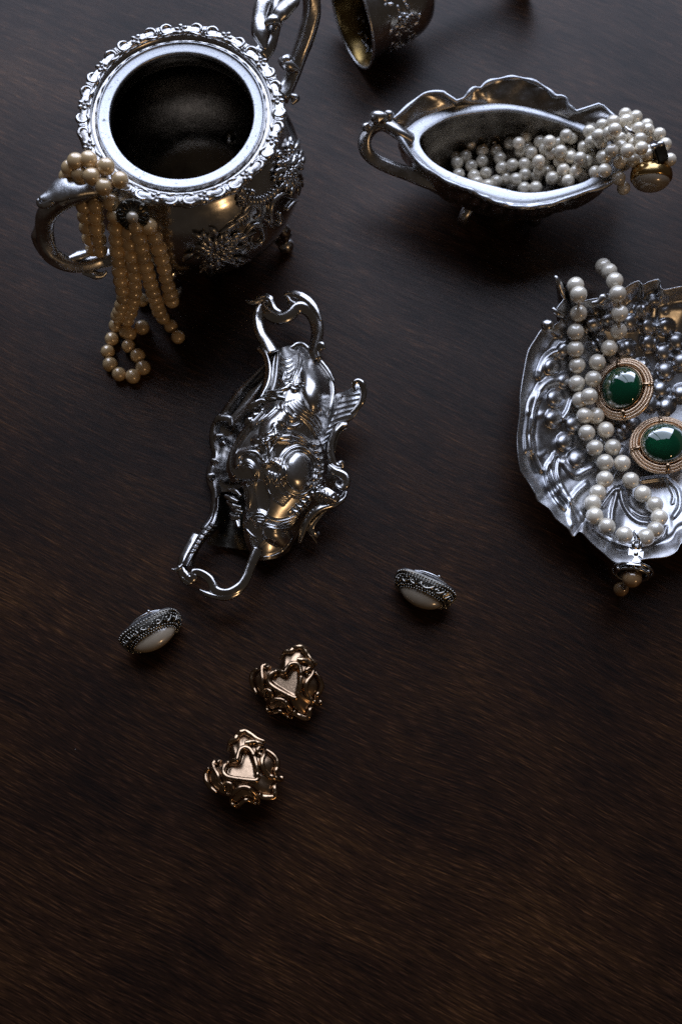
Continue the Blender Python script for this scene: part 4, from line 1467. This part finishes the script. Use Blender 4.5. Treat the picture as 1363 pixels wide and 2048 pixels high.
def polar(pts, n=NB):
    p = np.asarray(pts, float)
    s = np.ones(p.shape[1])
    if p.shape[1] > 2:
        s[2] = 5000
    o = cr(p * s, 900, True)
    o = o / s
    an = np.unwrap(np.arctan2(o[:, 1] - BC[1], o[:, 0] - BC[0]))
    if an[-1] < an[0]:
        o, an = o[::-1], an[::-1]
    an = np.maximum.accumulate(an + np.arange(len(an)) * 1e-9)
    g = -PI + 2 * PI * np.arange(n) / n
    res = []
    base = an[0]
    gg = (g - base) % (2 * PI) + base
    for k in range(o.shape[1]):
        res.append(np.interp(gg, np.append(an, an[0] + 2 * PI), np.append(o[:, k], o[0, k])))
    return np.stack(res, 1)


lipp = polar(LIP)
led = polar(LEDGE)
inr = polar(INNER)
w_lip = PP(lipp[:, 0], lipp[:, 1], lipp[:, 2])
z_led = np.minimum(.0415, lipp[:, 2] - .001)
w_led = PP(led[:, 0], led[:, 1], z_led)
w_inr = PP(inr[:, 0], inr[:, 1], z_led - .0001)
cx = w_inr.mean(0)


def shrink(w, s, z):
    p = cx + (w - cx) * s
    p[:, 2] = z
    return p


rings = [shrink(w_inr, .0, .0130), shrink(w_inr, .35, .0130), shrink(w_inr, .62, .0150), shrink(w_inr, .80, .0205), shrink(w_inr, .92, .029), shrink(w_inr, .985, .037)]
e2 = w_inr.copy()
rings += [e2 - (0, 0, .0012), e2, w_inr * .75 + w_led * .25 + (0, 0, .0003), w_inr * .25 + w_led * .75 + (0, 0, .0003), w_led]
for t in (.2, .45, .7, .9):
    p = w_led * (1 - t) + w_lip * t
    p[:, 2] = w_led[:, 2] + (w_lip[:, 2] - w_led[:, 2]) * (t ** .8)
    rings.append(p)
rings.append(w_lip)
n_in = len(rings)
dirv = w_lip - cx
dirv[:, 2] = 0
dirv /= np.linalg.norm(dirv, axis=1)[:, None]
rings += [w_lip + dirv * .0010 - (0, 0, .0004), w_lip + dirv * .0006 - (0, 0, .0020)]
prevz = w_lip[:, 2]
mid = cx + (w_led - cx) * 1.02
for (s, z) in ((1.03, .038), (1.045, .032), (1.01, .026), (.90, .020), (.74, .0145), (.58, .0110), (.46, .0095), (.42, .0075), (.45, .0055), (.44, .0040), (0, .0040)):
    p = shrink(w_led, s, z)
    p[:, 2] = np.minimum(p[:, 2], prevz - .003)
    rings.append(p)
Wb = np.stack(rings, axis=1)
# embossing on the outside and inside of the flaring wall
ang = np.arctan2(Wb[..., 1] - cx[1], Wb[..., 0] - cx[0])
boat = thing('boat_dish', 'oval boat-shaped silver dish with scalloped lip, filled with a pile of white pearls', 'dish', (cx[0], cx[1], 0))


def smooth_rings(W, sub=4):
    out = []
    n = W.shape[1]
    t = np.linspace(0, n - 1, (n - 1) * sub + 1)
    i = np.clip(t.astype(int), 0, n - 2)
    f = (t - i)[None, :, None]
    return W[:, i] * (1 - f) + W[:, i + 1] * f


Wi = smooth_rings(Wb[:, :n_in], 3)
Wo = smooth_rings(Wb[:, n_in - 1:], 5)
aa = np.arctan2(Wo[..., 1] - cx[1], Wo[..., 0] - cx[0])
lev = np.linspace(0, 1, Wo.shape[1])[None, :]
bump = .0009 * np.sin(aa * 26 + 9 * lev) * np.sin(lev * 22 + 2 * np.cos(aa * 7)) + .0008 * np.sin(aa * 11 - 14 * lev)
dd = Wo - cx
dd[..., 2] = 0
dd /= np.linalg.norm(dd, axis=2)[..., None] + 1e-9
Wo = Wo + dd * (bump * np.clip((lev - .1) * 8, 0, 1) * (1 - lev))[..., None]
ai = np.arctan2(Wi[..., 1] - cx[1], Wi[..., 0] - cx[0])
li = np.linspace(0, 1, Wi.shape[1])[None, :]
bi = .0007 * np.sin(ai * 15 + 5 * li) * np.clip((li - .72) * 8, 0, 1) * np.clip((1 - li) * 12, 0, 1)
Wi[..., 2] += bi
k_in = 10 * 3
mb = MB()
mb.add(Wi[:, :k_in - 11].reshape(-1, 3), grid_faces(NB, k_in - 11, close_u=True))
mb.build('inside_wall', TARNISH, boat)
mb2 = MB()
mb2.add(Wi[:, k_in - 12:k_in + 1].reshape(-1, 3), grid_faces(NB, 13, close_u=True))
mb2.build('ledge', SILVER_WORN, boat)
mb3 = MB()
mb3.add(Wi[:, k_in:].reshape(-1, 3), grid_faces(NB, Wi.shape[1] - k_in, close_u=True))
mb3.add(Wo.reshape(-1, 3), grid_faces(NB, Wo.shape[1], close_u=True))
mb3.build('body', SILVER_CAST, boat)
m = MB()
m.add(*sweep_geo(w_lip[::2] + (0, 0, .0002), .0011 + .0004 * np.sin(np.arange(NB // 2) * .7), 9, 1.0, closed=True))
m.build('lip_moulding', SILVER_WORN, boat)
hd = part_tube('handle', [(822, 280, .042), (795, 264, .0465), (768, 248, .048), (745, 254, .046), (731, 277, .042), (733, 302, .038), (750, 320, .035), (780, 335, .033), (815, 347, .032), (860, 364, .031), (905, 378, .028)], [.0034, .0034, .0036, .0035, .0034, .0033, .0034, .0036, .0038, .0040, .0040], parent=boat, mat=SILVER_CAST)
for pts, rad in (([(744, 244, .051), (752, 236, .052), (762, 238, .0515), (764, 248, .050)], [.002, .004, .0038, .002]), ([(768, 232, .050), (776, 230, .051), (780, 240, .0495)], [.0015, .003, .0015]), ([(732, 262, .047), (730, 254, .048), (738, 248, .049)], [.001, .0022, .001])):
    part_tube('handle_knob', pts, rad, 12, 1, 4, .1, SILVER_CAST, hd, 18)
for a in (R(55), R(125), R(235), R(305)):
    fx, fy = cx[0] + .027 * math.cos(a), cx[1] + .017 * math.sin(a)
    m = MB()
    m.add(*sweep_geo(cr([(fx - .006 * math.cos(a), fy - .006 * math.sin(a), .012), (fx + .004 * math.cos(a), fy + .004 * math.sin(a), .011), (fx + .007 * math.cos(a), fy + .007 * math.sin(a), .006), (fx + .004 * math.cos(a), fy + .004 * math.sin(a), .0022)], 18), [.002, .0034, .003, .0024], 10))
    m.build('foot', SILVER_CAST, boat)

# pearls heaped in the dish and over its right end
nb_ = thing('pearl_necklace', 'long white pearl necklace heaped in the boat-shaped dish', 'necklace', (cx[0] + .02, cx[1], 0))
rb = 0.00335
pm_b = pearl_mesh('small_white_pearl', rb, PEARL_WHITE)
z8 = Z(880, 200, 3.587)
zc = Z(1190, 200, 7.879)
deep = z8([(215, 310), (285, 270), (380, 285), (180, 405), (300, 365), (400, 365), (120, 450), (222, 475), (297, 440), (130, 535), (240, 545), (325, 525), (260, 590), (400, 585), (340, 612), (475, 560)])
midl = z8([(500, 310), (615, 265), (715, 300), (575, 370), (650, 380), (750, 350), (440, 485), (515, 465), (600, 460), (605, 535), (540, 570), (600, 635), (682, 630), (710, 505), (705, 440), (795, 380), (855, 440), (850, 310), (940, 270), (900, 255), (930, 410), (970, 515), (800, 560), (915, 580), (1030, 340), (1050, 440), (1110, 520), (1180, 505), (780, 300), (860, 370), (560, 310), (1000, 420), (880, 500)])
high = z8([(1065, 225), (1170, 190), (1235, 155), (1200, 250), (1150, 300), (1285, 290), (1165, 405), (1130, 255), (1080, 300)]) + zc([(465, 225), (630, 270), (280, 345), (100, 400), (210, 520), (380, 610), (570, 590), (400, 740), (610, 700), (820, 470), (680, 450), (1000, 540), (820, 870), (590, 950), (140, 900), (380, 980), (360, 1230), (440, 1390), (140, 1110), (1090, 700), (1165, 940), (250, 800), (500, 800), (700, 620), (300, 470), (480, 330), (720, 760)])
cen = []


def relax_push(c, r):
    # slide a pearl along its own line of sight until it clears those already placed
    d = np.array(CAM) - c
    d /= np.linalg.norm(d)
    for _ in range(60):
        if not cen or min(np.linalg.norm(c - o) for o in cen) > 1.72 * r:
            break
        c = c + d * .0006
    return c


for grp, z0 in ((deep, .0195), (midl, .0255), (high, .0455)):
    for (x, y) in grp:
        zz_ = z0
        if grp is midl:
            zz_ = .022 + .020 * np.clip((x - 1010) / 190, 0, 1)
        if grp is high:
            zz_ = .044 + .010 * np.clip((x - 1180) / 120, 0, 1) - .012 * np.clip((y - 345) / 45, 0, 1)
        c = relax_push(P(x, y, zz_), rb)
        cen.append(c)
        put_pearl(pm_b, c, nb_, 1 + random.uniform(-.03, .03))
# the lower layers of the heap
rr_ = random.Random(4)
for k in range(1500):
    if len(cen) > 215:
        break
    x, y = rr_.uniform(905, 1300), rr_.uniform(250, 380)
    if x > 1215 and y > 340:
        continue
    f = (x - 905) / 385
    c = P(x, y, .0165 + .026 * f * rr_.uniform(.55, 1))
    if min(np.linalg.norm(c - o) for o in cen) > 1.62 * rb and abs(y - 330 + 30 * f) < 36 + 22 * f:
        cen.append(c)
        put_pearl(pm_b, c, nb_)
part = []
m = MB()
m.add(*sweep_geo(cr([tuple(P(*p)) for p in ((1249, 254, .060), (1258, 262, .061), (1268, 270, .060))], 10), .0009, 8))
m.build('hook', SILVER, nb_)

# ------------------------------------------------------------------ gold clip earring hanging at the heap's end
ce = thing('clip_earring', 'gold clip earring with one big pearl, at the end of the pearl heap', 'earring', tuple(P(1302, 360, .036)))
F = frame_from((-.06, -.90, -.12), (1, .28, .12))
o0 = P(1301, 352, .047)


def put(m, v, f):
    m.add(np.asarray(v) @ F.T + o0, f)


m = MB()
t = np.linspace(0, 2 * PI, 64, endpoint=False)
prof = cr([(.0050, -.0052), (.0082, -.0048), (.0098, -.0026), (.0102, .0000), (.0100, .0016), (.0095, .0024), (.0088, .0024)], 24)
v = np.stack([np.stack([r_ * np.cos(t), .86 * r_ * np.sin(t), np.full(64, z_)], 1) for r_, z_ in prof], axis=1)
put(m, v.reshape(-1, 3), grid_faces(64, 24, close_u=True))
m.build('setting', GOLD_YELLOW, ce)
m = MB()
v, f = ball_geo((0, 0, .0018), (.0092, .0080, .0060), 36, 24)
put(m, v, f)
m.build('pearl', PEARL_MABE, ce)
m = MB()
for (x, y, z, r_) in ((-.006, .004, -.0032, .0012), (-.002, .006, -.0036, .0012), (.003, .006, -.0036, .0012), (.006, .004, -.0032, .0012)):
    v, f = ball_geo((x, y, z), r_, 9, 7)
    put(m, v, f)
m.build('claws', GOLD_YELLOW, ce, kind='stuff')
# the folded clip: a small dark box with a polished lid
bm = bmesh.new()
bmesh.ops.create_cube(bm, size=1)
bmesh.ops.scale(bm, vec=(.0060, .0085, .0050), verts=bm.verts)
bmesh.ops.bevel(bm, geom=bm.edges[:], offset=.0007, segments=2, affect='EDGES')
bm.verts.ensure_lookup_table()
cp = P(1318, 308, .056)
F2 = frame_from((.1, -.35, .9), (1, .35, .1))
m = MB()
m.add(np.array([v.co[:] for v in bm.verts]) @ F2.T + cp, [[v.index for v in f.verts] for f in bm.faces])
bm.free()
clip = m.build('clip', OXID_AND_SHADE, ce, smooth=False)
for s in (-1, 1):
    m = MB()
    p = cp + F2 @ np.array([s * .0018 - .001, .0042, .0022])
    m.add(*ball_geo(p, (.0020, .0016, .0012), 10, 7))
    m.build('hinge_lug', SILVER_SATIN, clip)
m = MB()
m.add(*sweep_geo(cr([tuple(cp + F2 @ np.array([0, -.004, -.001])), tuple(P(1322, 330, .052)), tuple(o0 + F @ np.array([.003, .003, -.003]))], 16), [.0022, .0024, .002], 8, .5))
m.build('clip_arm', OXID_AND_SHADE, clip)

# ------------------------------------------------------------------ goblet lying at the far edge
gm = np.array([-.90, -.43, 0.05])
gm /= np.linalg.norm(gm)
gc = P(704, 36, .0265)
gob = thing('goblet', 'engraved silver goblet with gilt inside, lying on its side at the top edge', 'goblet', (gc[0], gc[1], 0))
Fg = frame_from(-gm, (0, 0, 1))
outer_g = cr([(.0262, .0), (.0255, .0016), (.0240, .006), (.0222, .013), (.0212, .021), (.0206, .029), (.0190, .036), (.0150, .042), (.0090, .046), (.0045, .050), (.0056, .056), (.0042, .062), (.0036, .090), (.0055, .102), (.012, .1065), (.0195, .1085), (.0205, .1100), (.0195, .1108), (.0, .1108)], 140)
v, f = lathe_geo(outer_g, 96)
a_ = np.arctan2(v[:, 1], v[:, 0])
band = np.clip(1 - ((v[:, 2] - .020) / .012) ** 2, 0, 1)
k = 1 + band * .012 * np.sin(a_ * 17 + 5 * np.sin(v[:, 2] * 400)) * np.sin(v[:, 2] * 520 + 2 * np.cos(a_ * 9))
v[:, 0] *= k
v[:, 1] *= k
m = MB()
m.add(v @ Fg.T + gc, f)
m.build('body', SILVER, gob)
v, f = lathe_geo(cr([(.0262, .0), (.0250, .0016), (.0234, .006), (.0216, .013), (.0206, .021), (.0199, .029), (.0182, .0355), (.0135, .041), (.0, .043)], 60), 96)
m = MB()
m.add(v @ Fg.T + gc, f)
m.build('inside_wall', GILT, gob)
m = MB()
m.add(*sweep_geo(np.column_stack([.0261 * np.cos(t), .0261 * np.sin(t), np.zeros(64)]) @ Fg.T + gc, .0008, 8, closed=True))
m.build('lip', SILVER_SATIN, gob)
# engraved sprays of leaves and blossoms, raised on the bowl of the goblet
fg = MB()
rr_ = random.Random(11)
for k in range(7):
    a = 2 * PI * k / 7 + .2
    for j in range(30):
        da, dz_ = rr_.uniform(-.44, .44), rr_.uniform(-.011, .011)
        p = np.array([(.0215 - .08 * dz_) * math.cos(a + da), (.0215 - .08 * dz_) * math.sin(a + da), .019 + dz_])
        n_ = np.array([math.cos(a + da), math.sin(a + da), 0])
        Fl = Fg @ frame_from(n_, (rr_.uniform(-1, 1) * -n_[1], rr_.uniform(-1, 1) * n_[0], rr_.uniform(-1, 1)))
        fg.add(*ball_geo(Fg @ p + gc, (.0024, .0010, .0005), 8, 5, Fl))
    n_ = np.array([math.cos(a), math.sin(a), 0])
    fl2 = flower_geo(.0036)
    fg.add(fl2.verts() @ (Fg @ frame_from(n_, (0, 0, 1))).T + Fg @ (n_ * .0213 + np.array([0, 0, .020])) + gc, fl2.f)
fg.build('engraving', SILVER_SATIN, gob, kind='stuff')
